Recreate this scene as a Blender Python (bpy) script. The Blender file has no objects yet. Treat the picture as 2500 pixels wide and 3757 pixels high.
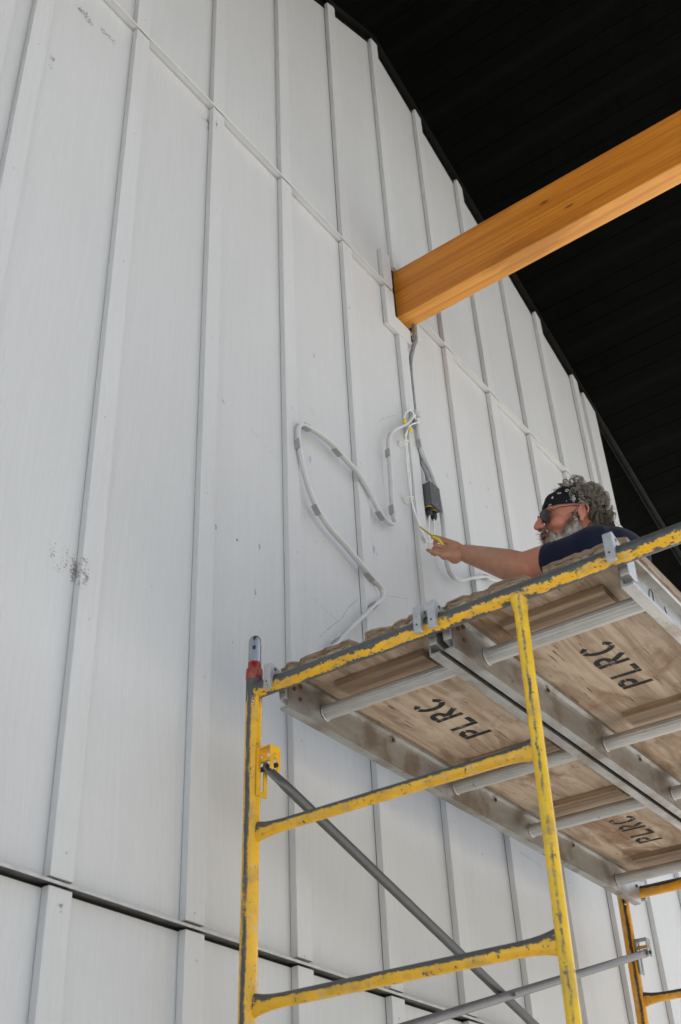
import bpy, bmesh, math, random
from mathutils import Vector, Matrix
from math import sin, cos, pi, radians, sqrt

random.seed(7)
scene = bpy.context.scene
COL = scene.collection

# ------------------------------------------------------------------ camera
cam_d = bpy.data.cameras.new('camera')
cam = bpy.data.objects.new('camera', cam_d)
COL.objects.link(cam)
F = Vector((0.66738524, 0.45686773, 0.58810613))
RT = Vector((0.58966185, -0.80652572, -0.04260462))
UP = Vector((-0.45485805, -0.37521745, 0.80766083))
CAM = Vector((-1.16284977, -1.84960342, -0.81420333))
m = Matrix.Identity(4)
for i in range(3):
    m[i][0], m[i][1], m[i][2], m[i][3] = RT[i], UP[i], -F[i], CAM[i]
cam.matrix_world = m
cam_d.sensor_fit = 'HORIZONTAL'
cam_d.sensor_width = 36.0
cam_d.lens = 4333.735 / 2500 * 36.0
cam_d.clip_start = 0.05
cam_d.clip_end = 500
cam_d.dof.use_dof = True
cam_d.dof.focus_distance = 3.95
cam_d.dof.aperture_fstop = 11.0
scene.camera = cam

# ------------------------------------------------------------------ sky, sun, exposure
SUN_EL, SUN_AZ = radians(46), Vector((0.93, 0.25, 0)).normalized()
w = bpy.data.worlds.new('World')
scene.world = w
w.use_nodes = True
wn = w.node_tree
sky = wn.nodes.new('ShaderNodeTexSky')
sky.sky_type = 'NISHITA'
sky.sun_disc = False
sky.sun_elevation = SUN_EL
sky.sun_rotation = math.atan2(SUN_AZ.x, SUN_AZ.y)
sky.air_density = 1.0
sky.dust_density = 2.0
sky.ozone_density = 1.0
hs = wn.nodes.new('ShaderNodeHueSaturation')
hs.inputs['Saturation'].default_value = 0.52
bg = wn.nodes['Background']
bg.inputs['Strength'].default_value = 0.13
wn.links.new(sky.outputs[0], hs.inputs['Color'])
wn.links.new(hs.outputs[0], bg.inputs['Color'])
sd = bpy.data.lights.new('sun', 'SUN')
sd.energy = 5.0
sd.angle = radians(0.6)
sd.color = (1.0, 0.965, 0.91)
so = bpy.data.objects.new('sun', sd)
COL.objects.link(so)
sdir = SUN_AZ * cos(SUN_EL) + Vector((0, 0, sin(SUN_EL)))
so.rotation_euler = sdir.to_track_quat('Z', 'Y').to_euler()
vs = scene.view_settings
vs.view_transform = 'Standard'
vs.look = 'None'
vs.gamma = 1.0
vs.use_curve_mapping = False
scene.cycles.max_bounces = 6
scene.cycles.glossy_bounces = 3
scene.cycles.caustics_reflective = False
scene.cycles.caustics_refractive = False
vs.exposure = 0.78


# ------------------------------------------------------------------ helpers
class MB:
    def __init__(self):
        self.v, self.f, self.s = [], [], []

    def add(self, vs_, fs, smooth=False):
        o = len(self.v)
        self.v += [tuple(p) for p in vs_]
        for q in fs:
            self.f.append([o + i for i in q])
            self.s.append(smooth)

    def box(self, x0, x1, y0, y1, z0, z1):
        self.add([(x0, y0, z0), (x1, y0, z0), (x1, y1, z0), (x0, y1, z0), (x0, y0, z1), (x1, y0, z1), (x1, y1, z1), (x0, y1, z1)],
                 [(3, 2, 1, 0), (4, 5, 6, 7), (0, 1, 5, 4), (1, 2, 6, 5), (2, 3, 7, 6), (3, 0, 4, 7)])
        return self

    def prism(self, poly, fn, c0, c1):
        n = len(poly)
        vs_ = [fn(a, b, c0) for a, b in poly] + [fn(a, b, c1) for a, b in poly]
        fs = [tuple(range(n)), tuple(range(2 * n - 1, n - 1, -1))]
        for i in range(n):
            j = (i + 1) % n
            fs.append((j, i, n + i, n + j))
        self.add(vs_, fs)
        return self

    def tube(self, pts, r, n=14, caps=True, ref=None, sec=None, smooth=True):
        """round tube, or any closed section sec [(a,b)..] swept along pts; ref fixes the b axis"""
        pts = [Vector(p) for p in pts]
        rs = r if isinstance(r, (list, tuple)) else [r] * len(pts)
        if sec is None:
            sec = [(cos(2 * pi * k / n), sin(2 * pi * k / n)) for k in range(n)]
        n = len(sec)
        T = []
        for i in range(len(pts)):
            a = pts[max(i - 1, 0)]
            b = pts[min(i + 1, len(pts) - 1)]
            T.append((b - a).normalized())
        if ref is None:
            nrm = T[0].orthogonal().normalized()
        vs_ = []
        for i, p in enumerate(pts):
            t = T[i]
            if ref is not None:
                b = (Vector(ref) - t * t.dot(Vector(ref))).normalized()
                a = b.cross(t).normalized()
            else:
                nrm = (nrm - t * t.dot(nrm)).normalized()
                a, b = nrm, t.cross(nrm)
            for (sa, sb) in sec:
                vs_.append(p + a * (sa * rs[i]) + b * (sb * rs[i]))
        fs = []
        for i in range(len(pts) - 1):
            for k in range(n):
                k2 = (k + 1) % n
                fs.append((i * n + k, i * n + k2, (i + 1) * n + k2, (i + 1) * n + k))
        self.add(vs_, fs, smooth)
        if caps:
            o = len(pts) - 1
            self.add([vs_[k] for k in range(n)], [tuple(range(n - 1, -1, -1))])
            self.add([vs_[o * n + k] for k in range(n)], [tuple(range(n))])
        return self

    def ell(self, c, r, rot=None, nu=20, nv=12):
        c = Vector(c)
        rot = rot or Matrix.Identity(3)
        vs_ = []
        for j in range(nv + 1):
            th = pi * j / nv
            for i in range(nu):
                ph = 2 * pi * i / nu
                vs_.append(c + rot @ Vector((r[0] * sin(th) * cos(ph), r[1] * sin(th) * sin(ph), r[2] * cos(th))))
        fs = []
        for j in range(nv):
            for i in range(nu):
                i2 = (i + 1) % nu
                fs.append((j * nu + i, (j + 1) * nu + i, (j + 1) * nu + i2, j * nu + i2))
        self.add(vs_, fs, True)
        return self

    def mesh(self, name):
        me = bpy.data.meshes.new(name)
        me.from_pydata(self.v, [], self.f)
        me.polygons.foreach_set('use_smooth', self.s)
        bm = bmesh.new()
        bm.from_mesh(me)
        bmesh.ops.recalc_face_normals(bm, faces=bm.faces)
        bm.to_mesh(me)
        bm.free()
        return me


def obj(name, mb, mat, parent=None, loc=None):
    me = mb if isinstance(mb, bpy.types.Mesh) else mb.mesh(name)
    if mat is not None and not me.materials:
        me.materials.append(mat)
    o = bpy.data.objects.new(name, me)
    COL.objects.link(o)
    if parent is not None:
        o.parent = parent
    if loc is not None:
        o.location = loc
    return o


def tag(o, label, cat, group=None, kind=None):
    if label:
        o['label'] = label
    if cat:
        o['category'] = cat
    if group:
        o['group'] = group
    if kind:
        o['kind'] = kind
    return o


def thing(name, label, cat, loc=(0, 0, 0), group=None, rot=None):
    o = bpy.data.objects.new(name, None)
    COL.objects.link(o)
    o.empty_display_size = 0.1
    o.location = loc
    if rot is not None:
        o.rotation_euler = rot
    return tag(o, label, cat, group)


def cr(pts, per=6):
    """Catmull-Rom resampling of a polyline"""
    pts = [Vector(p) for p in pts]
    out = []
    for i in range(len(pts) - 1):
        p0, p1, p2, p3 = pts[max(i - 1, 0)], pts[i], pts[i + 1], pts[min(i + 2, len(pts) - 1)]
        for k in range(per):
            t = k / per
            out.append(0.5 * ((2 * p1) + (p2 - p0) * t + (2 * p0 - 5 * p1 + 4 * p2 - p3) * t * t + (3 * p1 - p0 - 3 * p2 + p3) * t ** 3))
    out.append(pts[-1])
    return out


# ------------------------------------------------------------------ materials
class Mat:
    def __init__(self, name):
        self.m = bpy.data.materials.new(name)
        self.m.use_nodes = True
        self.t = self.m.node_tree
        self.b = self.t.nodes['Principled BSDF']

    def n(self, typ, **kw):
        nd = self.t.nodes.new('ShaderNode' + typ)
        for k_, v_ in kw.items():
            setattr(nd, k_, v_)
        return nd

    def l(self, a, b):
        self.t.links.new(a, b)

    def put(self, sock, val):
        if hasattr(val, 'is_output'):
            self.l(val, sock)
        elif val is not None:
            sock.default_value = val

    def math(self, op, a, b=None, c=None, clamp=False):
        nd = self.n('Math', operation=op, use_clamp=clamp)
        for i, x in enumerate((a, b, c)):
            self.put(nd.inputs[i], x)
        return nd.outputs[0]

    def vmath(self, op, a, b=None):
        nd = self.n('VectorMath', operation=op)
        self.put(nd.inputs[0], a)
        self.put(nd.inputs[1], b)
        return nd.outputs['Value'] if op in ('DOT_PRODUCT', 'LENGTH', 'DISTANCE') else nd.outputs[0]

    def mix(self, f, a, b):
        nd = self.n('Mix', data_type='RGBA')
        self.put(nd.inputs[0], f)
        self.put(nd.inputs[6], a if hasattr(a, 'is_output') else (*a, 1))
        self.put(nd.inputs[7], b if hasattr(b, 'is_output') else (*b, 1))
        return nd.outputs[2]

    def noise(self, vec, scale, detail=3, rough=0.55, dist=0.0):
        nd = self.n('TexNoise')
        self.put(nd.inputs['Vector'], vec)
        nd.inputs['Scale'].default_value = scale
        nd.inputs['Detail'].default_value = detail
        nd.inputs['Roughness'].default_value = rough
        nd.inputs['Distortion'].default_value = dist
        return nd.outputs['Fac']

    def ramp(self, v, lo, hi, a=0.0, b=1.0):
        nd = self.n('MapRange', interpolation_type='SMOOTHSTEP')
        self.put(nd.inputs['Value'], v)
        for i, x in enumerate((lo, hi, a, b)):
            nd.inputs[1 + i].default_value = x
        return nd.outputs[0]

    def co(self, which='Object', scale=None):
        nd = self.n('TexCoord')
        o = nd.outputs[which]
        if scale:
            o = self.vmath('MULTIPLY', o, scale)
        return o

    def rnd(self):
        return self.n('ObjectInfo').outputs['Random']

    def normal(self):
        return self.n('NewGeometry').outputs['Normal']

    def bump(self, h, dist=0.001, strength=1.0):
        nd = self.n('Bump')
        nd.inputs['Distance'].default_value = dist
        nd.inputs['Strength'].default_value = strength
        self.put(nd.inputs['Height'], h)
        self.l(nd.outputs[0], self.b.inputs['Normal'])

    def set(self, color=None, rough=None, metal=None, spec=None):
        if color is not None:
            self.put(self.b.inputs['Base Color'], color if hasattr(color, 'is_output') else (*color, 1))
        if rough is not None:
            self.put(self.b.inputs['Roughness'], rough)
        if metal is not None:
            self.put(self.b.inputs['Metallic'], metal)
        if spec is not None:
            self.b.inputs['Specular IOR Level'].default_value = spec
        return self.m


def plain(name, color, rough=0.5, metal=0.0, var=0.06, scale=30, spec=None):
    M_ = Mat(name)
    n1 = M_.noise(M_.co(), scale, 4)
    f = M_.ramp(n1, 0.3, 0.7)
    a = tuple(c * (1 - var) for c in color)
    b = tuple(min(1, c * (1 + var)) for c in color)
    M_.set(M_.mix(f, a, b), M_.math('ADD', M_.math('MULTIPLY', n1, 0.15), rough - 0.07), metal, spec)
    return M_.m


def siding(name, base=(0.615, 0.622, 0.618), grain=1.0, dirt=()):
    """painted wood-grain siding: vertical relief, dirt splashes at fixed places"""
    M_ = Mat(name)
    pos = M_.n('NewGeometry').outputs['Position']
    off = M_.math('MULTIPLY', M_.rnd(), 37.0)
    cv = M_.n('CombineXYZ')
    M_.l(off, cv.inputs[0]); M_.l(off, cv.inputs[2])
    p = M_.vmath('ADD', M_.co(), cv.outputs[0])
    # slow sideways wander of the grain
    wob = M_.noise(M_.vmath('MULTIPLY', p, (2.5, 0, 0.55)), 1.0, 2)
    sx = M_.n('SeparateXYZ'); M_.l(p, sx.inputs[0])
    x2 = M_.math('ADD', sx.outputs[0], M_.math('MULTIPLY', wob, 0.22))
    c2 = M_.n('CombineXYZ')
    M_.l(x2, c2.inputs[0]); M_.l(M_.math('MULTIPLY', sx.outputs[2], 0.02), c2.inputs[2])
    g1 = M_.noise(c2.outputs[0], 95, 3, 0.6)
    g2 = M_.noise(M_.vmath('MULTIPLY', p, (1, 1, 0.05)), 260, 2, 0.6)
    patch = M_.ramp(M_.noise(M_.vmath('MULTIPLY', p, (6, 0, 0.7)), 1.0, 2), 0.42, 0.66)
    h = M_.math('ADD', M_.math('MULTIPLY', M_.math('MULTIPLY', g1, patch), 0.9), M_.math('MULTIPLY', g2, 0.5))
    M_.bump(h, 0.0030 * grain, 0.85)
    # tone: broad drift and fine scuffs
    drift = M_.noise(M_.vmath('MULTIPLY', p, (1.2, 1, 0.5)), 1.3, 3)
    tone = M_.ramp(drift, 0.25, 0.75, 0.955, 1.02)
    tone = M_.math('MULTIPLY', tone, M_.math('MULTIPLY', M_.ramp(g1, 0.3, 0.7, 0.975, 1.010), M_.ramp(g2, 0.3, 0.7, 0.985, 1.008)))
    nd = M_.n('VectorMath', operation='SCALE')
    nd.inputs[0].default_value = base
    M_.l(tone, nd.inputs['Scale'])
    colr = nd.outputs[0]
    # little specks everywhere, few
    vor = M_.n('TexVoronoi', feature='F1')
    M_.l(M_.vmath('MULTIPLY', pos, (1, 0, 0.8)), vor.inputs['Vector'])
    vor.inputs['Scale'].default_value = 7.0
    sp = M_.math('LESS_THAN', vor.outputs['Distance'], 0.032)
    sp = M_.math('MULTIPLY', sp, M_.ramp(M_.noise(pos, 60, 2), 0.5, 0.56))
    sepc = M_.n('SeparateColor'); M_.l(vor.outputs['Color'], sepc.inputs[0])
    sp = M_.math('MULTIPLY', sp, M_.math('GREATER_THAN', sepc.outputs[0], 0.45))
    colr = M_.mix(M_.math('MULTIPLY', sp, 0.8), colr, (0.06, 0.055, 0.045))
    # dirt splashes
    if dirt:
        fine = M_.math('ADD', M_.math('MULTIPLY', M_.noise(pos, 150, 2, 0.7), 0.55), M_.math('MULTIPLY', M_.noise(pos, 38, 2, 0.6), 0.45))
        tot = None
        for (dx, dz, rx, rz, amt) in dirt:
            d = M_.vmath('MULTIPLY', M_.vmath('SUBTRACT', pos, (dx, 0, dz)), (1 / rx, 0, 1 / rz))
            fall = M_.ramp(M_.vmath('LENGTH', d), 0.0, 1.25, 0.18 * amt, -0.15)
            k_ = M_.ramp(M_.math('ADD', fine, fall), 0.60, 0.70)
            tot = k_ if tot is None else M_.math('MAXIMUM', tot, k_)
        colr = M_.mix(M_.math('MULTIPLY', tot, 0.72), colr, (0.11, 0.095, 0.07))
    M_.set(colr, 0.62, 0.0, 0.35)
    return M_.m


def yellow(name, d, thr, amp, soft=0.04, steel=(0.085, 0.09, 0.085), paint=(0.90, 0.50, 0.026), chips=0.30, invert=False, sc=26, stretch=(1, 1, 1), metal=0.35, burnt=0.0):
    """yellow enamel worn to steel where the tube faces d"""
    M_ = Mat(name)
    p = M_.co()
    n1 = M_.noise(M_.vmath('MULTIPLY', p, stretch), sc, 7, 0.72, 0.8)
    n2 = M_.noise(p, 120, 4, 0.65)
    dt = M_.vmath('DOT_PRODUCT', M_.normal(), tuple(Vector(d).normalized()))
    q = M_.math('ADD', dt, M_.math('MULTIPLY', M_.math('SUBTRACT', n1, 0.5), amp))
    q = M_.math('ADD', q, M_.math('MULTIPLY', M_.math('SUBTRACT', n2, 0.5), amp * 0.45))
    mask = M_.ramp(q, thr - soft, thr + soft)
    if invert:
        mask = M_.math('SUBTRACT', 1.0, mask)
    if burnt:
        sz_ = M_.n('SeparateXYZ'); M_.l(p, sz_.inputs[0])
        mask = M_.math('MAXIMUM', mask, M_.ramp(M_.math('ADD', sz_.outputs[2], M_.math('MULTIPLY', M_.math('SUBTRACT', n1, 0.5), 0.22)), burnt, burnt + 0.012))
    ch = M_.ramp(n2, 1 - chips, 1 - chips + 0.03)
    ch2 = M_.ramp(M_.noise(M_.vmath('MULTIPLY', M_.vmath('ADD', p, (3, 1, 7)), (1, 1, 0.7)), 42, 5, 0.75), 0.632, 0.645)
    mask = M_.math('MAXIMUM', mask, M_.math('MAXIMUM', ch, ch2))
    py = M_.mix(M_.ramp(M_.noise(p, 9, 3), 0.3, 0.7), tuple(c * 0.82 for c in paint), paint)
    grime = M_.ramp(M_.noise(p, 15, 6, 0.7), 0.48, 0.68, 0.0, 0.55)
    py = M_.mix(grime, py, (0.36, 0.25, 0.10))
    pale = M_.ramp(M_.noise(M_.vmath('ADD', p, (9, 4, 2)), 26, 5, 0.7), 0.58, 0.66, 0.0, 0.5)
    py = M_.mix(pale, py, (0.50, 0.43, 0.30))
    st = M_.mix(n2, tuple(c * 0.55 for c in steel), tuple(c * 1.7 for c in steel))
    M_.set(M_.mix(mask, py, st), M_.math('ADD', 0.24, M_.math('MULTIPLY', mask, 0.22)), M_.math('MULTIPLY', mask, metal), 0.5)
    M_.bump(M_.math('SUBTRACT', M_.math('MULTIPLY', n2, 0.3), mask), 0.0005, 0.6)
    return M_.m


def aluminium(name, base=(0.56, 0.56, 0.54), dirt=0.5, stretch=(0.12, 1, 1), rough=0.38, metal=0.75):
    M_ = Mat(name)
    p = M_.co()
    n1 = M_.noise(M_.vmath('MULTIPLY', p, stretch), 60, 5, 0.65)
    n2 = M_.noise(p, 7, 4, 0.6)
    c = M_.mix(M_.ramp(n1, 0.3, 0.72), tuple(x * 0.82 for x in base), base)
    c = M_.mix(M_.math('MULTIPLY', M_.ramp(n2, 0.46, 0.66), dirt), c, (0.20, 0.14, 0.085))
    ch = M_.ramp(M_.noise(p, 45, 5, 0.7), 0.665, 0.69)
    c = M_.mix(M_.math('MULTIPLY', ch, 0.7), c, (0.07, 0.06, 0.05))
    M_.set(c, M_.math('ADD', rough, M_.math('MULTIPLY', n1, 0.22)), metal)
    M_.bump(n1, 0.0006, 0.5)
    return M_.m


def wood(name, axis, lo, hi, scale=1.0, dark=(0.10, 0.05, 0.02), knots=True, rough=0.6, blot=0.4):
    """wood with grain along axis (0=x,1=y,2=z)"""
    M_ = Mat(name)
    s = [34.0, 34.0, 34.0]
    s[axis] = 1.3
    off = M_.math('MULTIPLY', M_.rnd(), 23.0)
    p = M_.n('VectorMath', operation='ADD')
    M_.l(M_.co(), p.inputs[0])
    cv = M_.n('CombineXYZ')
    for i in range(3):
        M_.l(off, cv.inputs[i])
    M_.l(cv.outputs[0], p.inputs[1])
    p = p.outputs[0]
    sv = tuple(x * scale for x in s)
    g = M_.noise(M_.vmath('MULTIPLY', p, sv), 1.0, 4, 0.62, 0.8)
    s2 = [180.0, 180.0, 180.0]
    s2[axis] = 5.0
    f = M_.noise(M_.vmath('MULTIPLY', p, tuple(s2)), 1.0, 3, 0.6)
    c = M_.mix(M_.ramp(g, 0.28, 0.72), lo, hi)
    c = M_.mix(M_.ramp(f, 0.55, 0.75, 0.0, 0.35), c, tuple(x * 0.55 for x in lo))
    s3 = [5.0, 5.0, 5.0]
    s3[axis] = 1.6
    b = M_.noise(M_.vmath('MULTIPLY', p, tuple(s3)), 1.0, 4, 0.6)
    c = M_.mix(M_.ramp(b, 0.5, 0.78, 0.0, blot), c, dark)
    s4 = [60.0, 60.0, 60.0]
    s4[axis] = 3.5
    ck = M_.ramp(M_.noise(M_.vmath('MULTIPLY', M_.vmath('ADD', p, (5, 9, 2)), tuple(s4)), 1.0, 2, 0.5), 0.70, 0.73)
    c = M_.mix(M_.math('MULTIPLY', ck, 0.75), c, dark)
    M_.set(c, rough, 0.0, 0.4)
    M_.bump(M_.math('ADD', M_.math('MULTIPLY', g, 0.5), M_.math('MULTIPLY', f, 0.5)), 0.0008, 0.6)
    return M_.m


M_panel = siding('painted_siding')
DIRT = {0: ((0.400, 0.755, 0.035, 0.10, 0.85), (0.36, 0.765, 0.11, 0.11, 0.55), (0.205, 2.85, 0.09, 0.05, 0.95), (0.30, 2.86, 0.09, 0.04, 0.85), (0.10, 2.47, 0.03, 0.10, 0.8), (0.17, 0.022, 0.17, 0.014, 1.0)),
        1: ((0.808, 2.93, 0.022, 0.09, 1.0), (0.79, 2.94, 0.05, 0.06, 0.6)),
        2: ((0.926, 1.647, 0.022, 0.035, 0.75),)}
M_dirty = {c: siding('stained_siding_%d' % c, dirt=d) for c, d in DIRT.items()}
M_batten = siding('painted_batten', (0.632, 0.638, 0.634), 1.3)
M_batten_d = siding('stained_batten', (0.632, 0.638, 0.634), 1.3, ((0.415, 0.745, 0.03, 0.09, 1.0), (0.437, -0.035, 0.03, 0.02, 0.6), (0.83, 2.925, 0.02, 0.08, 0.9)))
M_flash = plain('white_flashing', (0.70, 0.70, 0.69), 0.4, 0, 0.03, 12)
M_dflash = plain('dark_flashing', (0.10, 0.097, 0.092), 0.55, 0.0, 0.3, 25)  # lower joint: much darker than the white flashing above
M_lip = plain('flashing_lip_paint', (0.50, 0.50, 0.49), 0.45, 0, 0.12, 30)
M_sheath = plain('black_membrane', (0.012, 0.012, 0.012), 0.8)
M_foam = plain('cream_foam', (0.62, 0.58, 0.44), 0.8, 0, 0.12, 60)
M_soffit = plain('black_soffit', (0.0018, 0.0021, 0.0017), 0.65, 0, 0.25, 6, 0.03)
M_trimblk = plain('black_trim', (0.0035, 0.0038, 0.0035), 0.45, 0, 0.3, 14, 0.25)


def perforated():
    M_ = Mat('perforated_soffit')
    p = M_.co()
    n1 = M_.noise(p, 6, 4)
    sx = M_.n('SeparateXYZ'); M_.l(p, sx.inputs[0])
    inband = M_.math('LESS_THAN', M_.math('ABSOLUTE', sx.outputs[0]), 0.020)
    # rows of small punched holes; paler dots paint in light on their rims
    def cell(v, s):
        return M_.math('SUBTRACT', M_.math('FRACT', M_.math('MULTIPLY', v, s)), 0.5)
    row = M_.math('FLOOR', M_.math('MULTIPLY', sx.outputs[0], 90))
    a = cell(sx.outputs[0], 90)
    b = cell(M_.math('ADD', sx.outputs[1], M_.math('MULTIPLY', row, 0.0065)), 76)
    r2 = M_.math('ADD', M_.math('MULTIPLY', a, a), M_.math('MULTIPLY', b, b))
    hole = M_.math('MULTIPLY', M_.math('LESS_THAN', r2, 0.08), inband)
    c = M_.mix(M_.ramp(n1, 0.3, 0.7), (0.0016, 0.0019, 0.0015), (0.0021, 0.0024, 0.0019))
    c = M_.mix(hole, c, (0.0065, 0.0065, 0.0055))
    M_.set(c, 0.65, 0, 0.03)
    return M_.m


M_perf = perforated()


def glulam():
    M_ = Mat('stained_glulam')
    p = M_.co()
    sx = M_.n('SeparateXYZ'); M_.l(p, sx.inputs[0])
    lam = M_.math('FLOOR', M_.math('DIVIDE', M_.math('SUBTRACT', sx.outputs[2], 2.91), 0.0365))
    cv = M_.n('CombineXYZ')
    M_.l(M_.math('MULTIPLY', lam, 3.7), cv.inputs[1]); M_.l(M_.math('MULTIPLY', lam, 1.3), cv.inputs[0])
    q = M_.vmath('ADD', p, cv.outputs[0])
    g = M_.noise(M_.vmath('MULTIPLY', q, (62, 1.2, 62)), 1.0, 5, 0.65, 1.0)
    f = M_.noise(M_.vmath('MULTIPLY', q, (230, 5, 230)), 1.0, 3, 0.6)
    wn_ = M_.n('TexWhiteNoise', noise_dimensions='1D'); M_.l(lam, wn_.inputs['W'])
    t = M_.math('ADD', M_.math('MULTIPLY', g, 0.87), M_.math('MULTIPLY', wn_.outputs['Value'], 0.13))
    c = M_.mix(M_.ramp(t, 0.25, 0.72), (0.45, 0.135, 0.012), (0.70, 0.270, 0.034))
    c = M_.mix(M_.ramp(f, 0.5, 0.75, 0, 0.4), c, (0.30, 0.095, 0.012))
    # paler flat-sawn bottom face, with light from below painted in
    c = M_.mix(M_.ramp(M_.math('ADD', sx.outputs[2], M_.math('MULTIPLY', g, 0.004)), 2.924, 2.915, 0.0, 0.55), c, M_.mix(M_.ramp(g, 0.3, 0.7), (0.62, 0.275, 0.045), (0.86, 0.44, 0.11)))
    # knots
    vo = M_.n('TexVoronoi', feature='F1')
    M_.l(M_.vmath('MULTIPLY', q, (0.0, 4.6, 10.0)), vo.inputs['Vector'])
    vo.inputs['Scale'].default_value = 1.0
    kn = M_.ramp(vo.outputs['Distance'], 0.05, 0.14, 1.0, 0.0)
    c = M_.mix(M_.math('MULTIPLY', kn, 0.75), c, (0.10, 0.035, 0.008))
    stn = M_.noise(M_.vmath('MULTIPLY', p, (9, 2.2, 9)), 1.0, 4, 0.6)
    c = M_.mix(M_.ramp(stn, 0.52, 0.70, 0.0, 0.45), c, (0.27, 0.085, 0.012))
    # glue line / drying check
    z0 = M_.math('ADD', sx.outputs[2], M_.math('MULTIPLY', M_.noise(M_.vmath('MULTIPLY', p, (0, 6, 0)), 1.0, 2), 0.010))
    ck = M_.math('LESS_THAN', M_.math('ABSOLUTE', M_.math('SUBTRACT', z0, 3.012)), 0.0011)
    ck = M_.math('MULTIPLY', ck, M_.ramp(sx.outputs[1], -0.20, -0.26))
    ck = M_.math('MULTIPLY', ck, M_.ramp(sx.outputs[1], -0.66, -0.60))
    c = M_.mix(M_.math('MULTIPLY', ck, 0.9), c, (0.05, 0.018, 0.006))
    M_.set(c, 0.42, 0.0, 0.45)
    M_.bump(M_.math('ADD', g, M_.math('MULTIPLY', f, 0.6)), 0.0007, 0.6)
    return M_.m


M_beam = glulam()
M_neon = plain('white_silicone', (0.64, 0.64, 0.635), 0.42, 0, 0.04, 20)
M_chan = plain('grey_channel', (0.52, 0.52, 0.52), 0.5, 0.1, 0.06, 20)
M_clip = plain('grey_clip', (0.36, 0.365, 0.36), 0.42, 0.35, 0.06, 40)
M_box = plain('grey_enamel_box', (0.105, 0.108, 0.11), 0.45, 0, 0.10, 30)
M_dark = plain('black_rubber', (0.018, 0.018, 0.018), 0.55)
M_ring = plain('yellow_ring', (0.62, 0.38, 0.04), 0.5)
M_emt = plain('galvanised_conduit', (0.36, 0.37, 0.37), 0.42, 0.7, 0.18, 30)
M_cable = plain('white_cable', (0.80, 0.80, 0.77), 0.4)
M_yconn = plain('yellow_connector', (0.72, 0.58, 0.03), 0.4)
M_screw = plain('bright_screw', (0.7, 0.7, 0.7), 0.3, 0.9)
M_pencil = plain('pencil_mark', (0.36, 0.37, 0.39), 0.9)
M_bluech = plain('blue_chalk', (0.36, 0.44, 0.56), 0.9)
M_ground = plain('pale_concrete', (0.57, 0.555, 0.525), 0.85, 0, 0.12, 1.4)

# ------------------------------------------------------------------ ground
GZ = -2.478
g = obj('ground', MB().box(-60, 60, -60, 60, GZ - 0.3, GZ), M_ground)
g['kind'] = 'structure'

# ------------------------------------------------------------------ gable wall
S = 0.4064
RX, RZ, SL = 2.062, 5.063, 0.504
XL, XR = -0.215, 4.338
J0, J1 = 0.0, 3.02


def roofz(x):
    return RZ - SL * abs(x - RX)


wall = thing('siding_wall', 'white board and batten gable wall of the building', 'wall', (0, 0, GZ))
wall.location = (0, 0, 0)
wall['kind'] = 'thing'
sheath = MB()
sheath.prism([(XL + 0.01, GZ), (XR - 0.02, GZ), (XR - 0.02, roofz(XR) - 0.02), (RX, RZ - 0.02), (XL + 0.01, roofz(XL) - 0.02)], lambda a, b, c: (a, c, b), 0.013, 0.10)
obj('sheathing', sheath, M_sheath, wall)
BW, BT, GAP = 0.0635, 0.0215, 0.0014
edges = [n * S for n in range(0, 11)]
TH = 0.011


def panel(x0, x1, z0, tops, mat=None):
    poly = [(x0, z0), (x1, z0)] + tops
    return obj('panel', MB().prism(poly, lambda a, b, c: (a, c, b), 0.0, TH), mat or M_panel, wall)


spans = [(XL + 0.002, 0.003)] + [(edges[i] + 0.046, edges[i + 1] + 0.003) for i in range(10)] + [(edges[10] + 0.046, 4.20)]
for ic, (x0, x1) in enumerate(spans):
    panel(x0, x1, GZ + 0.02, [(x1, J0 - 0.005), (x0, J0 - 0.005)])
    panel(x0, x1, J0 + 0.008, [(x1, J1 - 0.001), (x0, J1 - 0.001)], M_dirty.get(ic - 1))
    tops = [(x1, roofz(x1) - 0.004)]
    if x0 < RX < x1:
        tops.append((RX, RZ - 0.004))
    tops.append((x0, roofz(x0) - 0.004))
    panel(x0, x1, J1 + 0.012, tops)


def batten(x0, z0, z1, wdt=BW, slope=False):
    y0, y1 = -BT - GAP, -GAP
    c = 0.002
    if slope:
        zl, zr = roofz(x0) - 0.024, roofz(x0 + wdt) - 0.024
        top = [(x0 + wdt, zr), (x0 + 0.02, max(zl, zr) if zl > zr else zl), (x0, min(zl, zl))]
        if zl > zr:
            top = [(x0 + wdt, zr), (x0 + 0.012, zl - 0.004), (x0, zl - 0.012)]
        else:
            top = [(x0 + wdt, zr - 0.012), (x0 + wdt - 0.012, zr - 0.004), (x0, zl)]
        poly = [(x0, z0), (x0 + wdt, z0)] + top
    else:
        poly = [(x0, z0), (x0 + wdt, z0), (x0 + wdt, z1), (x0, z1)]
    mb = MB().prism(poly, lambda a, b, c_: (a, c_, b), y0, y1)
    o = obj('batten', mb, M_batten_d if 0.39 < x0 < 0.83 else M_batten, wall)
    bv = o.modifiers.new('bevel', 'BEVEL')
    bv.width = 0.0016
    bv.segments = 2
    bv.limit_method = 'ANGLE'
    return o


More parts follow.
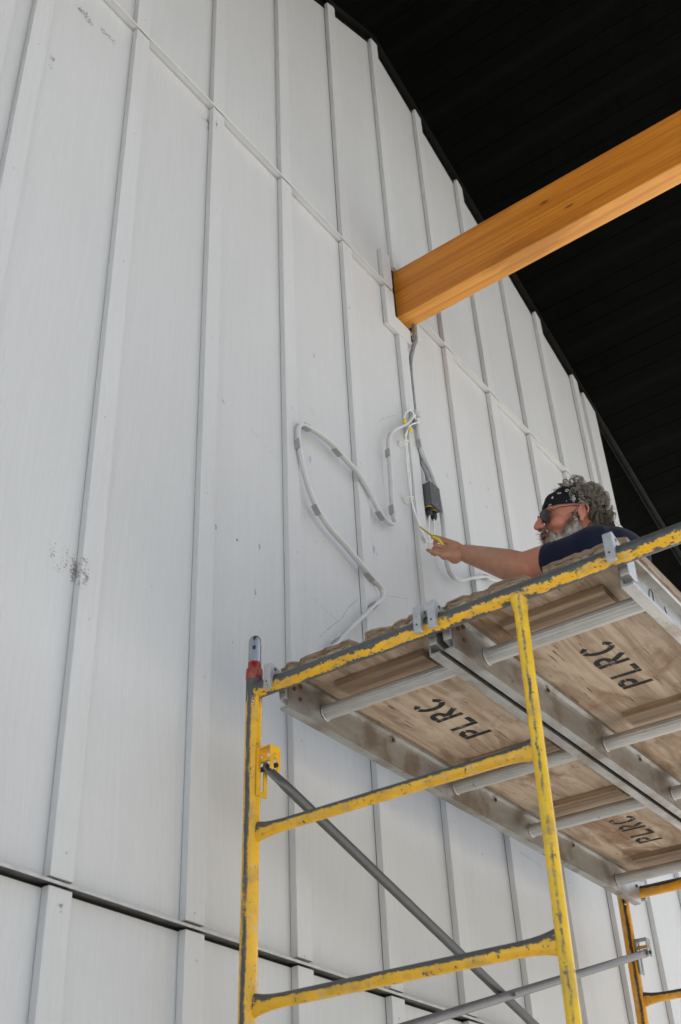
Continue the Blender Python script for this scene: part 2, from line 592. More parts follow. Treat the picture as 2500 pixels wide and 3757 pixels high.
rj = random.Random(3)
for i, x in enumerate(edges):
    dx = rj.uniform(-0.003, 0.003)
    batten(x + dx, GZ + 0.02, J0 - 0.003)
    if i == 5:
        batten(2.022, J0 + 0.014, 2.776)
        batten(x, 3.208, 0, slope=True)
    else:
        batten(x + dx, J0 + 0.013 + rj.uniform(0, 0.004), J1 - 0.002)
        batten(x + dx + rj.uniform(-0.004, 0.004), J1 + 0.022, 0, slope=True)
M_nail = plain('painted_nail', (0.47, 0.47, 0.46), 0.6, 0, 0.1, 60)
nail = MB().tube([(0, 0.0005, 0), (0, -0.0006, 0)], 0.0030, 8).mesh('nail_head')
nail.materials.append(M_nail)
for i, x in enumerate(edges):
    for z in (-0.06, 0.05, 0.62, 1.22, 1.83, 2.44, 2.97, 3.12, 3.6, 4.1, 4.5):
        if z > roofz(x) - 0.12 or (i == 5 and 2.7 < z < 3.4):
            continue
        obj('nail_head', nail, None, wall, (x + 0.031 + rj.uniform(-0.008, 0.008), -BT - GAP - 0.0003, z + rj.uniform(-0.03, 0.03)))
# corner boards and side returns
for (z0, z1) in ((GZ + 0.02, J0 - 0.003), (J0 + 0.012, J1 - 0.002)):
    batten(4.190, z0, z1, 0.146)
    batten(XL, z0, z1, 0.146)
batten(4.190, J1 + 0.022, 0, 0.146, True)
batten(XL, J1 + 0.022, 0, 0.146, True)
for xx in (XL, XR - TH):
    obj('side_panel', MB().box(xx, xx + TH, TH + 0.001, 3.2, GZ + 0.02, roofz(xx + TH / 2) - 0.01), M_panel, wall)
obj('sheathing', MB().box(XL + 0.02, XR - 0.02, 3.19, 3.22, GZ + 0.02, 3.8), M_sheath, wall)


# horizontal flashings between the tiers
def flashing(x0, x1, z, mat, lip=0.0045):
    prof = [(0.0115, z + 0.0078), (-0.0305, z + 0.0035), (-0.0305, z - lip), (-0.0290, z - lip), (-0.0288, z + 0.0015), (0.0115, z + 0.0060)]
    mb = MB().prism(prof, lambda a, b, c: (c, a, b), x0, x1)
    o = obj('flashing', mb, mat, wall)
    if lip < 0.002:
        obj('lip', MB().box(x0, x1, -0.0322, -0.0306, z - 0.0008, z + 0.0056), M_lip, o)
    return o


flashing(XL - 0.03, 1.331, J1, M_flash)
flashing(1.333, 1.986, J1 - 0.0012, M_flash)
flashing(2.150, XR + 0.035, J1, M_flash)
flashing(XL - 0.03, 2.10, J0, M_dflash, 0.0005)
flashing(2.102, XR + 0.03, J0 - 0.001, M_dflash, 0.0005)

# trim round the beam pocket
TB = -0.0235
obj('pocket_liner', MB().box(2.012, 2.180, -0.0022, -0.0005, 2.850, 3.20), M_sheath, wall)
trims = [(1.937, 2.006, 3.043, 3.247), (1.937, 2.006, 2.8725, 3.008), (1.937, 2.122, 2.779, 2.870), (2.168, 2.205, 2.8725, 3.008), (2.168, 2.205, 3.043, 3.247)]
for (x0, x1, z0, z1) in trims:
    o = obj('trim_board', MB().box(x0, x1, TB, -0.002, z0, z1), M_batten, wall)
    bv = o.modifiers.new('bevel', 'BEVEL'); bv.width = 0.0015; bv.segments = 2
for bx in ((2.0075, 2.0205, -0.012, -0.002, 2.882, 3.20), (2.022, 2.150, -0.014, -0.002, 2.8715, 2.8835)):
    obj('foam_gasket', MB().box(*bx), M_foam, wall)


# marks left on the paint
def mark(name, pts, y, wd, mat, dash=0.0):
    mb = MB()
    pp = cr([(a, y, b) for a, b in pts], 10)
    for i in range(len(pp) - 1):
        if dash and random.random() < dash:
            continue
        a, b = pp[i], pp[i + 1]
        t = (b - a).normalized()
        nn = Vector((-t.z, 0, t.x)) * wd * random.uniform(0.35, 0.6)
        mb.add([a - nn, b - nn, b + nn, a + nn], [(0, 1, 2, 3)])
    if mb.v:
        o_ = obj(name, mb, mat, wall)
        if dash:
            o_['kind'] = 'stuff'


YM = -0.0007
mark('pencil_line', [(1.387, 1.005), (1.451, 1.072), (1.513, 1.131), (1.547, 1.181), (1.609, 1.247)], YM, 0.0022, M_pencil, 0.12)
mark('pencil_line', [(1.791, 1.35), (1.85, 1.373), (1.939, 1.406)], YM, 0.002, M_bluech, 0.2)
mark('pencil_line', [(1.767, 1.306), (1.823, 1.31), (1.904, 1.313)], YM, 0.0015, M_pencil, 0.4)
mark('pencil_line', [(1.541, 1.36), (1.567, 1.35), (1.594, 1.334), (1.621, 1.323)], YM, 0.0015, M_pencil, 0.4)
mark('pencil_line', [(1.752, 1.51), (1.751, 1.496)], YM, 0.003, M_pencil)
mark('pencil_line', [(1.833, 2.16), (1.858, 2.197), (1.907, 2.242), (1.969, 2.291)], YM, 0.0018, M_pencil, 0.25)
mark('pencil_line', [(1.836, 2.095), (1.834, 1.978), (1.832, 1.864)], YM, 0.0016, M_bluech, 0.3)
mark('pencil_line', [(2.545, 0.645), (2.664, 0.637), (2.702, 0.624)], YM, 0.0022, M_bluech, 0.1)
mark('pencil_line', [(1.346, 1.942), (1.462, 1.889)], YM, 0.0015, M_pencil, 0.4)
mark('pencil_line', [(1.32, 1.15), (1.42, 1.12), (1.50, 1.115)], YM, 0.0014, M_pencil, 0.4)
mark('pencil_line', [(1.31, 1.30), (1.40, 1.37), (1.47, 1.40)], YM, 0.0014, M_pencil, 0.5)
mark('pencil_line', [(1.06, 1.62), (1.14, 1.60), (1.20, 1.585)], YM, 0.0014, M_pencil, 0.4)
for (x, z) in ((1.373, 1.696), (1.734, 1.515)):
    mark('chalk_smudge', [(x - 0.004, z + 0.012), (x + 0.004, z + 0.004), (x - 0.003, z - 0.004), (x + 0.003, z - 0.014)], YM, 0.007, M_bluech)
for (x, z) in ((2.72, 2.362), (2.68, 2.238), (2.504, 2.255), (2.343, 2.21), (1.42, 2.213), (1.10, 1.19), (0.903, 1.155), (1.08, 1.02)):
    y = YM if all(abs(x - e - 0.03) > 0.05 for e in edges) else -BT - GAP - 0.0007
    mark('scuff', [(x - 0.002, z + 0.008), (x + 0.002, z), (x - 0.001, z - 0.008)], y, 0.006, M_pencil)

# ------------------------------------------------------------------ roof over the porch
roof = thing('porch_roof', 'black metal soffit of the porch roof with ridge and seams', 'roof')
roof['kind'] = 'thing'
YF, YB = -1.95, 1.05
STEP = 0.1792
nseam = 21
ca = math.atan(SL)
for side in (1, -1):
    for k_ in range(nseam):
        xa, xb = 0.022 + k_ * STEP, 0.022 + (k_ + 1) * STEP - 0.0022
        xm = 0.5 * (xa + xb)
        L2 = 0.5 * (xb - xa) / cos(ca)
        perf = (k_ % 2 == 0)
        # panel in its own frame: x down the slope, y along the ridge
        mb = MB()
        hw = L2
        th = 0.010
        if perf:
            mb.box(-hw, hw, YF, -0.006, 0.0, th)
        else:
            mb.box(-hw, -0.0016, YF, -0.006, 0.0, th)
            mb.box(0.0016, hw, YF, -0.006, 0.0, th)
            mb.box(-0.0016, 0.0016, YF, -0.006, 0.004, th)
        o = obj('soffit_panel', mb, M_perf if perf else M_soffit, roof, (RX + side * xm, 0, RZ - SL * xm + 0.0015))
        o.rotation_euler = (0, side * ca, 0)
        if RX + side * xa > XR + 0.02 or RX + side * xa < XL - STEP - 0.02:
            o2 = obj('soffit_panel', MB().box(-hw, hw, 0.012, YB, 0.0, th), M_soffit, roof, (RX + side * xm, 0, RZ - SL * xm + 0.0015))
            o2.rotation_euler = (0, side * ca, 0)
XE = 0.022 + nseam * STEP
for side in (1, -1):
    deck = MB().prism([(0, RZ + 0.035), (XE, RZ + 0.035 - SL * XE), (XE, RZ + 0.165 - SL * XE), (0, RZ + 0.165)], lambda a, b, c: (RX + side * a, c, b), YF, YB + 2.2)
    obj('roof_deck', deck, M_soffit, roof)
    # wall channel along the slope (two legs) and its run past the corner
    ch = MB()
    ch.prism([(0, RZ - 0.001), (XE, RZ - 0.001 - SL * XE), (XE, RZ - 0.056 - SL * XE), (0, RZ - 0.056)], lambda a, b, c: (RX + side * a, c, b), -0.0045, -0.0008)
    ch.prism([(0, RZ + 0.004), (XE, RZ + 0.004 - SL * XE), (XE, RZ - 0.007 - SL * XE), (0, RZ - 0.007)], lambda a, b, c: (RX + side * a, c, b), -0.034, -0.0052)
    obj('soffit_channel', ch, M_trimblk, roof)
    fa = MB().box(-0.012, 0.012, YF, YB + 2.2, -0.09, 0.20)
    obj('fascia', fa, M_trimblk, roof, (RX + side * (XE + 0.014), 0, RZ - SL * XE))
rc = MB().prism([(-0.024, RZ - 0.0135), (0, RZ - 0.0025), (0.024, RZ - 0.0135), (0.024, RZ - 0.0150), (0, RZ - 0.0055), (-0.024, RZ - 0.0150)], lambda a, b, c: (RX + a, c, b), YF, -0.036)
obj('ridge_strip', rc, M_soffit, roof)
bar = MB()
for side in (1, -1):
    bar.prism([(0, RZ - 0.02), (XE, RZ - 0.02 - SL * XE), (XE, RZ + 0.19 - SL * XE), (0, RZ + 0.19)], lambda a, b, c: (RX + side * a, c, b), YF - 0.025, YF - 0.003)
obj('bargeboard', bar, M_trimblk, roof)

# ------------------------------------------------------------------ timber beam
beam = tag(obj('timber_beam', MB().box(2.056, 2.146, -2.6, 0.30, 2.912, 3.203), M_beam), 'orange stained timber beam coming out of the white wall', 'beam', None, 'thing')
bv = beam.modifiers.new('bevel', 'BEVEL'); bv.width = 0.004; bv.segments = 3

# ------------------------------------------------------------------ LED sign tubing on the wall
NA = [(2.0518, 2.3274), (1.9876, 2.239), (1.9107, 2.1641), (1.8601, 2.1072), (1.8376, 2.0537), (1.8312, 1.973), (1.8297, 1.8822), (1.8234, 1.762), (1.826, 1.6996), (1.8307, 1.6717), (1.817, 1.6512), (1.7939, 1.6434), (1.7641, 1.6441), (1.7358, 1.6559), (1.7003, 1.6912), (1.6557, 1.7316), (1.6008, 1.7619), (1.5449, 1.7734), (1.4989, 1.7835), (1.4445, 1.7947), (1.3812, 1.7925), (1.3275, 1.7819), (1.2879, 1.7711), (1.2675, 1.7542), (1.2596, 1.7238), (1.2646, 1.6731), (1.2788, 1.6025), (1.3014, 1.5381), (1.3349, 1.481), (1.3711, 1.4446), (1.4291, 1.4138), (1.5061, 1.3923), (1.584, 1.3638), (1.6546, 1.3399), (1.6997, 1.3276), (1.7145, 1.3098), (1.704, 1.283), (1.6627, 1.242), (1.5925, 1.1671), (1.5071, 1.0789), (1.4436, 1.0085), (1.395, 0.95), (1.40, 0.90)]
NB = [(2.0678, 2.3171), (2.0735, 2.2377), (2.0855, 2.1637), (2.133, 2.0967), (2.1738, 2.0261), (2.1914, 1.9582), (2.1959, 1.884), (2.1939, 1.8077), (2.192, 1.7328), (2.1926, 1.6607), (2.2189, 1.631), (2.2714, 1.6356), (2.3125, 1.6572), (2.373, 1.6952), (2.473, 1.7512), (2.5109, 1.7658), (2.5557, 1.7775), (2.6352, 1.8113), (2.7417, 1.8542)]
YB0, YB1, YB2 = -0.0275, -0.0345, -0.0465


def neon(name, label, pts, clips):
    t = thing(name, label, 'light tubing', (pts[0][0], -0.0275, pts[0][1]))
    o0 = Vector(t.location)
    pp = cr([(a, 0, b) for a, b in pts], 5)
    pp = [p - Vector((o0.x, 0, o0.z)) for p in pp]
    hb, ht = 0.0050, 0.0056
    sec = [(-hb, 0), (hb, 0), (hb, -0.0068), (-hb, -0.0068)]
    sec2 = [(-ht, -0.0072), (ht, -0.0072), (ht, -0.0160), (ht * 0.6, -0.0190), (-ht * 0.6, -0.0190), (-ht, -0.0160)]
    obj('channel', MB().tube(pp, 1.0, sec=sec, ref=(0, 1, 0), smooth=False), M_chan, t)
    obj('tube', MB().tube(pp, 1.0, sec=sec2, ref=(0, 1, 0), smooth=False), M_neon, t)
    for (cx, cz) in clips:
        q = Vector((cx - o0.x, 0, cz - o0.z))
        i = min(range(1, len(pp) - 1), key=lambda j: (pp[j] - q).length)
        tg = (pp[i + 1] - pp[i - 1]).normalized()
        mb = MB().tube([pp[i] - tg * 0.0185, pp[i] + tg * 0.0185], 1.0, sec=[(-0.0085, 0.004), (0.0085, 0.004), (0.0085, -0.0165), (0.0066, -0.0165), (0.0066, -0.001), (-0.0066, -0.001), (-0.0066, -0.0165), (-0.0085, -0.0165)], ref=(0, 1, 0), smooth=False)
        obj('clip', mb, M_clip, t)
    return t


neon('light_tube', 'long white bent light tubing looping left of the junction box', NA,
     [(1.2588, 1.6761), (1.3071, 1.7734), (1.4928, 1.7822), (1.7388, 1.6483), (1.8305, 1.9971), (1.8239, 1.7241), (1.3588, 1.4615), (1.6363, 1.3462), (1.6472, 1.2257), (1.4355, 1.0005)])
neon('light_tube', 'white bent light tubing right of the junction box, passing behind the hand', NB, [(2.0781, 2.1915), (2.50, 1.76)])

# ------------------------------------------------------------------ conduit, box, cables
cp = [(2.141, 2.99), (2.139, 2.92), (2.137, 2.86), (2.1372, 2.819), (2.1234, 2.764), (2.112, 2.70), (2.107, 2.62), (2.106, 2.45), (2.106, 2.25), (2.106, 2.16), (2.109, 2.125), (2.122, 2.085), (2.127, 2.060), (2.128, 2.022)]
cy = [-0.038, -0.038, -0.038, -0.036, -0.026, -0.016, -0.0115, -0.0115, -0.0115, -0.013, -0.018, -0.026, -0.027, -0.027]
cmb = MB().tube(cr([(a, y, b) for (a, b), y in zip(cp, cy)], 6), 0.0092, 12)
tag(obj('conduit', cmb, M_emt), 'grey metal conduit dropping from the beam to the junction box', 'conduit')

jb = thing('junction_box', 'dark grey electrical junction box on the white wall', 'junction box', (2.1335, 0, 1.955))
ob = obj('box_body', MB().box(-0.0355, 0.0355, -0.046, -0.001, -0.0555, 0.0555), M_box, jb)
bv = ob.modifiers.new('bevel', 'BEVEL'); bv.width = 0.003; bv.segments = 3
lid = obj('lid', MB().box(-0.0375, 0.0375, -0.0510, -0.0475, -0.0580, 0.0580), M_box, jb)
bv = lid.modifiers.new('bevel', 'BEVEL'); bv.width = 0.001; bv.segments = 2
for z in (0.040, -0.040):
    obj('screw', MB().tube([(0.0, -0.0508, z), (0.0, -0.0526, z)], 0.0034, 10), M_screw, lid)
for x in (-0.021, 0.012):
    gl = obj('cable_gland', MB().tube([(x, -0.026, -0.0575), (x, -0.026, -0.0605), (x, -0.026, -0.0606), (x, -0.026, -0.085), (x, -0.026, -0.089), (x, -0.026, -0.095)], [0.0125, 0.0125, 0.0132, 0.0132, 0.0115, 0.0095], 12), M_dark, jb)
    obj('seal_ring', MB().tube([(x, -0.026, -0.0557), (x, -0.026, -0.0600)], 0.0138, 14), M_ring, gl)
obj('conduit_connector', MB().tube([(-0.0055, -0.027, 0.056), (-0.0055, -0.027, 0.066), (-0.0055, -0.027, 0.067), (-0.0055, -0.027, 0.078)], [0.0135, 0.0135, 0.0115, 0.0115], 12), M_screw, jb)

c1 = [(1.9793, 2.1839), (1.9757, 2.1388), (1.9722, 2.0594), (1.9727, 1.9569), (1.9758, 1.875), (1.9865, 1.8317), (2.0075, 1.7784), (2.0295, 1.7324), (2.0558, 1.7146), (2.0801, 1.7148), (2.106, 1.7389), (2.130, 1.7774), (2.1455, 1.8646)]
c2 = [(1.9734, 2.1774), (1.9769, 2.1122), (1.9772, 2.0253), (1.9774, 1.9403), (1.9708, 1.8697), (1.981, 1.8131), (2.0104, 1.7679), (2.0349, 1.7235), (2.0569, 1.7098), (2.076, 1.7225), (2.085, 1.7625), (2.1125, 1.8614)]
cab = thing('cable_bundle', 'pair of white cables drooping from the tubing to the junction box', 'cable', (1.978, -0.03, 2.18))


def addcable(pts, ys, r, parent, nm='cable'):
    o0 = parent.location
    P_ = [Vector((a, y, b)) - Vector(o0) for (a, b), y in zip(pts, ys)]
    return obj(nm, MB().tube(cr(P_, 6), r, 8), M_cable, parent)


addcable(c1, [-0.030] * 11 + [-0.028, -0.026], 0.0033, cab)
addcable(c2, [-0.034] * 10 + [-0.030, -0.026], 0.0033, cab)
addcable([(2.049, 2.3009), (2.027, 2.3271), (2.0053, 2.318), (1.9754, 2.2849), (1.9595, 2.2486), (1.9579, 2.2367)], [-0.045] * 6, 0.0035, cab)
addcable([(2.060, 2.285), (2.03, 2.262), (2.0, 2.235), (1.985, 2.205), (1.978, 2.175)], [-0.055, -0.056, -0.05, -0.04, -0.034], 0.0033, cab)
for (x, z) in ((1.975, 2.140), (1.974, 1.862), (2.062, 1.703)):
    mb = MB()
    mb.box(x - 0.010 - 1.978, x + 0.010 - 1.978, 0.004, 0.0285 if x < 2.0 else 0.006, z - 0.010 - 2.18, z + 0.010 - 2.18)
    mb.tube([(x - 1.978, -0.003, z - 0.0035 - 2.18), (x - 1.978, -0.003, z + 0.0035 - 2.18)], 0.0098, 12)
    mb.tube([(x - 1.986, -0.003, z - 2.18), (x - 1.998, -0.008, z - 0.006 - 2.18)], 0.0022, 6)
    obj('cable_tie', mb, M_cable, cab)
for (x, z) in ((1.957, 2.2300), (1.992, 2.2040)):
    wc = thing('wire_connector', 'yellow push-in wire connector ' + ('on the curled white wire' if x < 1.97 else 'under the tubing end'), 'connector', (x, -0.046, z))
    mb = MB().tube([(0, 0, 0.010), (0, 0, 0.006), (0, 0, -0.006), (0, 0, -0.010)], [0.0045, 0.0075, 0.0065, 0.005], 10)
    obj('shell', mb, M_yconn, wc)
    obj('rim', MB().tube([(0, 0, -0.002), (0, 0, 0.002)], 0.0084, 10), M_yconn, wc)
mt = thing('tube_mount', 'small grey metal bracket where both light tubes meet', 'bracket', (2.060, -0.025, 2.315))
mb = MB().box(-0.022, 0.022, 0.0005, 0.0035, -0.045, 0.035)
obj('plate', mb, M_clip, mt)
obj('end_cap', MB().box(-0.018, 0.012, -0.030, 0.0, 0.006, 0.030), M_chan, mt)
for x in (-0.008, 0.006):
    obj('screw', MB().tube([(x, 0.0, -0.03), (x, -0.003, -0.03)], 0.004, 8), M_screw, mt)
obj('label_sleeve', MB().tube([(0.011, -0.014, -0.03), (0.016, -0.014, -0.105)], 0.0085, 10), M_neon, mt)

# ------------------------------------------------------------------ scaffold
ST = Vector((0.88906042, -0.15385174, 0.57111359))
SROT = (radians(1.21925628), radians(0.16990059), radians(-0.14036303))
from mathutils import Euler
SM = Euler(SROT, 'XYZ').to_matrix()


def sloc(u, v, w_):
    return ST + SM @ Vector((u, v, w_))


Y_top = yellow('worn_yellow_top_rail', (-0.66, -0.08, -0.74), 0.86, 1.15, invert=True, soft=0.02, sc=38, stretch=(1, 0.5, 1), chips=0.38)
Y_leg = yellow('worn_yellow_leg', (-1.0, -0.06, 0), 0.950, 0.30, sc=34, stretch=(1, 1, 0.25), chips=0.35, burnt=1.497)
Y_post = yellow('worn_yellow_post', (-0.93, -0.36, 0), 1.0, 0.34, sc=30, stretch=(1, 1, 0.3), chips=0.31, paint=(0.88, 0.56, 0.022))
Y_bar = yellow('worn_yellow_rung', (-0.42, 0, 0.90), 0.52, 1.1, sc=38, stretch=(1, 0.5, 1), chips=0.36)
Y_far = yellow('worn_orange_leg', (-0.90, -0.44, 0), 0.965, 0.20, sc=32, stretch=(1, 1, 0.35), chips=0.34, steel=(0.030, 0.018, 0.012), paint=(0.78, 0.36, 0.018), metal=0.05)
Y_farb = yellow('worn_orange_rail', (-0.42, 0, 0.90), 0.62, 0.6, sc=30, stretch=(1, 0.5, 1), chips=0.33, steel=(0.05, 0.035, 0.025), paint=(0.78, 0.36, 0.018), metal=0.1)
Y_plain = yellow('yellow_lock', (0, 0, 1), 0.9, 0.3, chips=0.33)
M_pin = aluminium('worn_steel_pin', (0.50, 0.50, 0.51), 0.35, (1, 1, 0.3), metal=1.0, rough=0.16)
M_red = yellow('red_paint_collar', (0, 0, 1), 3.0, 0.1, paint=(0.33, 0.008, 0.010), chips=0.30)
M_brace = aluminium('dark_galvanised_brace', (0.115, 0.12, 0.125), 0.08, (1, 1, 1), metal=0.55)
M_brace2 = aluminium('weathered_galvanised_brace', (0.20, 0.205, 0.21), 0.12, (1, 1, 1), metal=0.55)
M_zinc = aluminium('zinc_lock', (0.30, 0.31, 0.30), 0.1, metal=0.7)

FH = 1.524
H1, H2, VB = 0.3667, 0.7474, 0.7557


def lock(parent, w_, u0, mat, studmat):
    """slide lock: long slotted plate on the leg, short slotted plate in front, a bent top, two studs"""
    def slotted(mb, v0, v1, z0, z1, s0, s1):
        mb.box(u0 - 0.006, u0 + 0.006, v0, v1, w_ + z0, w_ + z1)
        mb.box(u0 + 0.019, u0 + 0.031, v0, v1, w_ + z0, w_ + z1)
        mb.box(u0 + 0.0061, u0 + 0.0189, v0, v1, w_ + s1, w_ + z1)
        if s0 > z0:
            mb.box(u0 + 0.0061, u0 + 0.0189, v0, v1, w_ + z0, w_ + s0)
    mb = MB()
    slotted(mb, -0.0255, -0.0222, -0.085, 0.030, -0.072, 0.020)
    slotted(mb, -0.0660, -0.0630, -0.028, 0.030, -0.030, 0.014)
    mb.box(u0 - 0.006, u0 + 0.031, -0.0660, -0.0222, w_ + 0.0301, w_ + 0.0333)
    lk = obj('brace_lock', mb, mat, parent)
    obj('stud', MB().tube([(u0 + 0.0125, -0.018, w_ + 0.006), (u0 + 0.0125, -0.068, w_ + 0.006)], 0.0058, 10), studmat, lk)
    obj('stud', MB().tube([(u0 + 0.0125, -0.018, w_ - 0.016), (u0 + 0.0125, -0.071, w_ - 0.016)], 0.0060, 10), M_dark, lk)


def flared(mb, y0, y1, w_, r):
    """rung with pinched, flattened ends welded to the posts"""
    d = 1 if y1 > y0 else -1
    L_ = abs(y1 - y0)
    n = 14
    ys = [0, 0.012, 0.03, 0.055, 0.085, L_ - 0.085, L_ - 0.055, L_ - 0.03, L_ - 0.012, L_]
    hs_ = [1.75, 1.55, 1.28, 1.08, 1.0, 1.0, 1.08, 1.28, 1.55, 1.75]
    ws_ = [0.55, 0.6, 0.75, 0.93, 1.0, 1.0, 0.93, 0.75, 0.6, 0.55]
    vs_ = []
    for yy, hh, wd in zip(ys, hs_, ws_):
        for k_ in range(n):
            a = 2 * pi * k_ / n
            vs_.append((cos(a) * r * wd, y0 + d * yy, w_ + sin(a) * r * hh))
    fs = []
    for i in range(len(ys) - 1):
        for k_ in range(n):
            k2 = (k_ + 1) % n
            fs.append((i * n + k_, i * n + k2, (i + 1) * n + k2, (i + 1) * n + k_))
    mb.add(vs_, fs, True)
    return mb


def frame(label, u, w_off, far, top=True):
    base = sloc(u, 0, w_off - FH)
    t = thing('scaffold_trestle', label, 'scaffold frame', base, 'scaffold end frames', SROT)
    z0 = FH        # height of the top rail above the empty
    leg_m, bar_m, top_m, post_m = (Y_far, Y_farb, Y_farb, Y_far) if far else (Y_leg, Y_bar, Y_top, Y_post)
    r = 0.0205
    for v in (0.0, -1.524):
        lg = obj('leg', MB().tube([(0, v, 0.0 if w_off > -1 else 0.012), (0, v, z0 * 0.5), (0, v, z0 + 0.032)], r, 20), leg_m, t)
        if top:
            obj('coupling_pin', MB().tube([(0, v, z0 + 0.0), (0, v, z0 + 0.060), (0, v, z0 + 0.138), (0, v, z0 + 0.148), (0, v, z0 + 0.155), (0, v, z0 + 0.158)], [0.0165, 0.0165, 0.0165, 0.0150, 0.0115, 0.006], 20), M_pin, lg)
            obj('collar', MB().tube([(0, v, z0 + 0.030), (0, v, z0 + 0.033), (0, v, z0 + 0.060), (0, v, z0 + 0.064), (0, v, z0 + 0.080)], [0.0205, 0.0218, 0.0214, 0.0176, 0.0168], 20), M_red, lg)
            obj('pin_hole', MB().tube([(-0.0135, v - 0.0088, z0 + 0.118), (-0.0150, v - 0.0090, z0 + 0.118)], 0.0055, 12), M_dark, lg)
            obj('rivet', MB().ell((-0.0175, v - 0.012, z0 - 0.035), (0.005, 0.005, 0.005), nu=10, nv=6), M_pin, lg)
    obj('top_rail', MB().tube([(0, -0.012, z0), (0, -0.75, z0), (0, -1.512, z0)], r * 1.02, 22), top_m, t)
    obj('post', MB().tube([(0, -VB, z0 - 0.014), (0, -VB, z0 - 0.05), (0, -VB, z0 - 0.4), (0, -VB, 0.10)], [0.021, 0.0150, 0.0142, 0.0142], 18), post_m, t)
    for h in (H1, H2, 1.13):
        obj('rung', flared(MB(), -r * 0.8, -VB + 0.010, z0 - h, 0.0150), bar_m, t)
    obj('rung', flared(MB(), -VB - 0.010, -1.524 + r * 0.8, 0.12, 0.0150), bar_m, t)
    for h in (0.196, 0.86):
        lock(t, z0 - h, -0.006, M_zinc if far else Y_plain, Y_far if far else Y_plain)
    if not top and w_off < -1:
        for v in (0.0, -1.524):
            obj('base_plate', MB().box(-0.05, 0.05, v - 0.05, v + 0.05, -0.002, 0.012), M_zinc, t)
    return t


LU = 2.134
frame('yellow scaffold end frame with red collar in the foreground', 0, 0, False)
frame('orange scaffold end frame at the far end of the platform', LU, 0, True)
frame('yellow scaffold end frame standing on the ground below the foreground one', 0, -FH, False, False)
frame('orange scaffold end frame standing on the ground at the far end', LU, -FH, True, False)


def brace(label, a, b, mat, voff):
    a, b = Vector(a), Vector(b)
    t = thing('cross_brace', label, 'cross brace', sloc(*a), 'scaffold cross braces', SROT)
    d = b - a
    L_ = d.length
    dn = d.normalized()
    side = Vector((0, 1, 0))
    n = 14
    st = [(-0.012, 0.55, 0.30), (-0.004, 1.05, 0.28), (0.018, 1.15, 0.28), (0.045, 1.12, 0.38), (0.070, 1.02, 0.9), (0.10, 1.0, 1.0)]
    st = st + [(L_ - s_, h_, w__) for s_, h_, w__ in reversed(st)]
    upv = dn.cross(side).normalized()
    r = 0.0128
    vs_ = []
    for (s_, hh, ww) in st:
        c = dn * s_
        for k_ in range(n):
            an = 2 * pi * k_ / n
            vs_.append(c + upv * (cos(an) * r * hh) + side * (sin(an) * r * ww))
    fs = []
    for i in range(len(st) - 1):
        for k_ in range(n):
            k2 = (k_ + 1) % n
            fs.append((i * n + k_, i * n + k2, (i + 1) * n + k2, (i + 1) * n + k_))
    mb = MB()
    mb.add(vs_, fs, True)
    mb.add(vs_[:n], [tuple(range(n - 1, -1, -1))])
    mb.add(vs_[-n:], [tuple(range(n))])
    obj('tube', mb, mat, t)
    mid = d * 0.5
    obj('pivot_bolt', MB().tube([mid + Vector((0, -0.022, 0)), mid + Vector((0, 0.012, 0))], 0.006, 8), mat, t)
    return t


ux = 0.0065
brace('dark grey cross brace running down from the foreground frame', (ux, -0.0400, -0.212), (LU + ux, -0.0400, -0.876), M_brace, 0)
brace('mottled grey cross brace running down from the far frame', (LU + ux, -0.0560, -0.212), (ux, -0.0560, -0.876), M_brace2, 0)

# platforms
M_alu = aluminium('aluminium_rail', (0.50, 0.50, 0.485), 0.62, (0.25, 1, 1), metal=0.85, rough=0.30)
M_alur = aluminium('aluminium_rung', (0.62, 0.62, 0.60), 0.12, (1, 0.05, 1.0))
M_cast = aluminium('cast_aluminium', (0.55, 0.55, 0.54), 0.12, (1, 1, 1))


def plywood():
    M_ = Mat('weathered_plywood')
    off = M_.math('MULTIPLY', M_.rnd(), 23.0)
    cv = M_.n('CombineXYZ')
    for i_ in range(3):
        M_.l(off, cv.inputs[i_])
    p = M_.vmath('ADD', M_.co(), cv.outputs[0])
    wv = M_.vmath('MULTIPLY', p, (2.2, 15, 15))
    g = M_.noise(wv, 1.0, 5, 0.62, 1.6)
    c = M_.mix(M_.ramp(g, 0.30, 0.70), (0.31, 0.220, 0.150), (0.57, 0.455, 0.340))
    fine = M_.noise(M_.vmath('MULTIPLY', p, (9, 150, 150)), 1.0, 3, 0.6)
    c = M_.mix(M_.ramp(fine, 0.52, 0.74, 0.0, 0.30), c, (0.22, 0.13, 0.075))
    st_ = M_.noise(M_.vmath('MULTIPLY', p, (3.4, 5.5, 5)), 1.0, 5, 0.62, 0.8)
    c = M_.mix(M_.ramp(st_, 0.48, 0.64, 0.0, 0.80), c, (0.20, 0.105, 0.048))
    st2 = M_.noise(M_.vmath('MULTIPLY', M_.vmath('ADD', p, (4, 8, 1)), (6, 9, 9)), 1.0, 4, 0.6)
    c = M_.mix(M_.ramp(st2, 0.56, 0.72, 0.0, 0.45), c, (0.62, 0.54, 0.45))
    sp_ = M_.ramp(M_.noise(M_.vmath('MULTIPLY', M_.vmath('ADD', p, (5, 9, 2)), (11, 120, 120)), 1.0, 2, 0.5), 0.685, 0.71)
    c = M_.mix(M_.math('MULTIPLY', sp_, 0.8), c, (0.10, 0.055, 0.03))
    M_.set(c, 0.68, 0.0, 0.3)
    M_.bump(M_.math('SUBTRACT', M_.math('ADD', M_.math('MULTIPLY', g, 0.4), M_.math('MULTIPLY', fine, 0.4)), sp_), 0.0010, 0.6)
    return M_.m


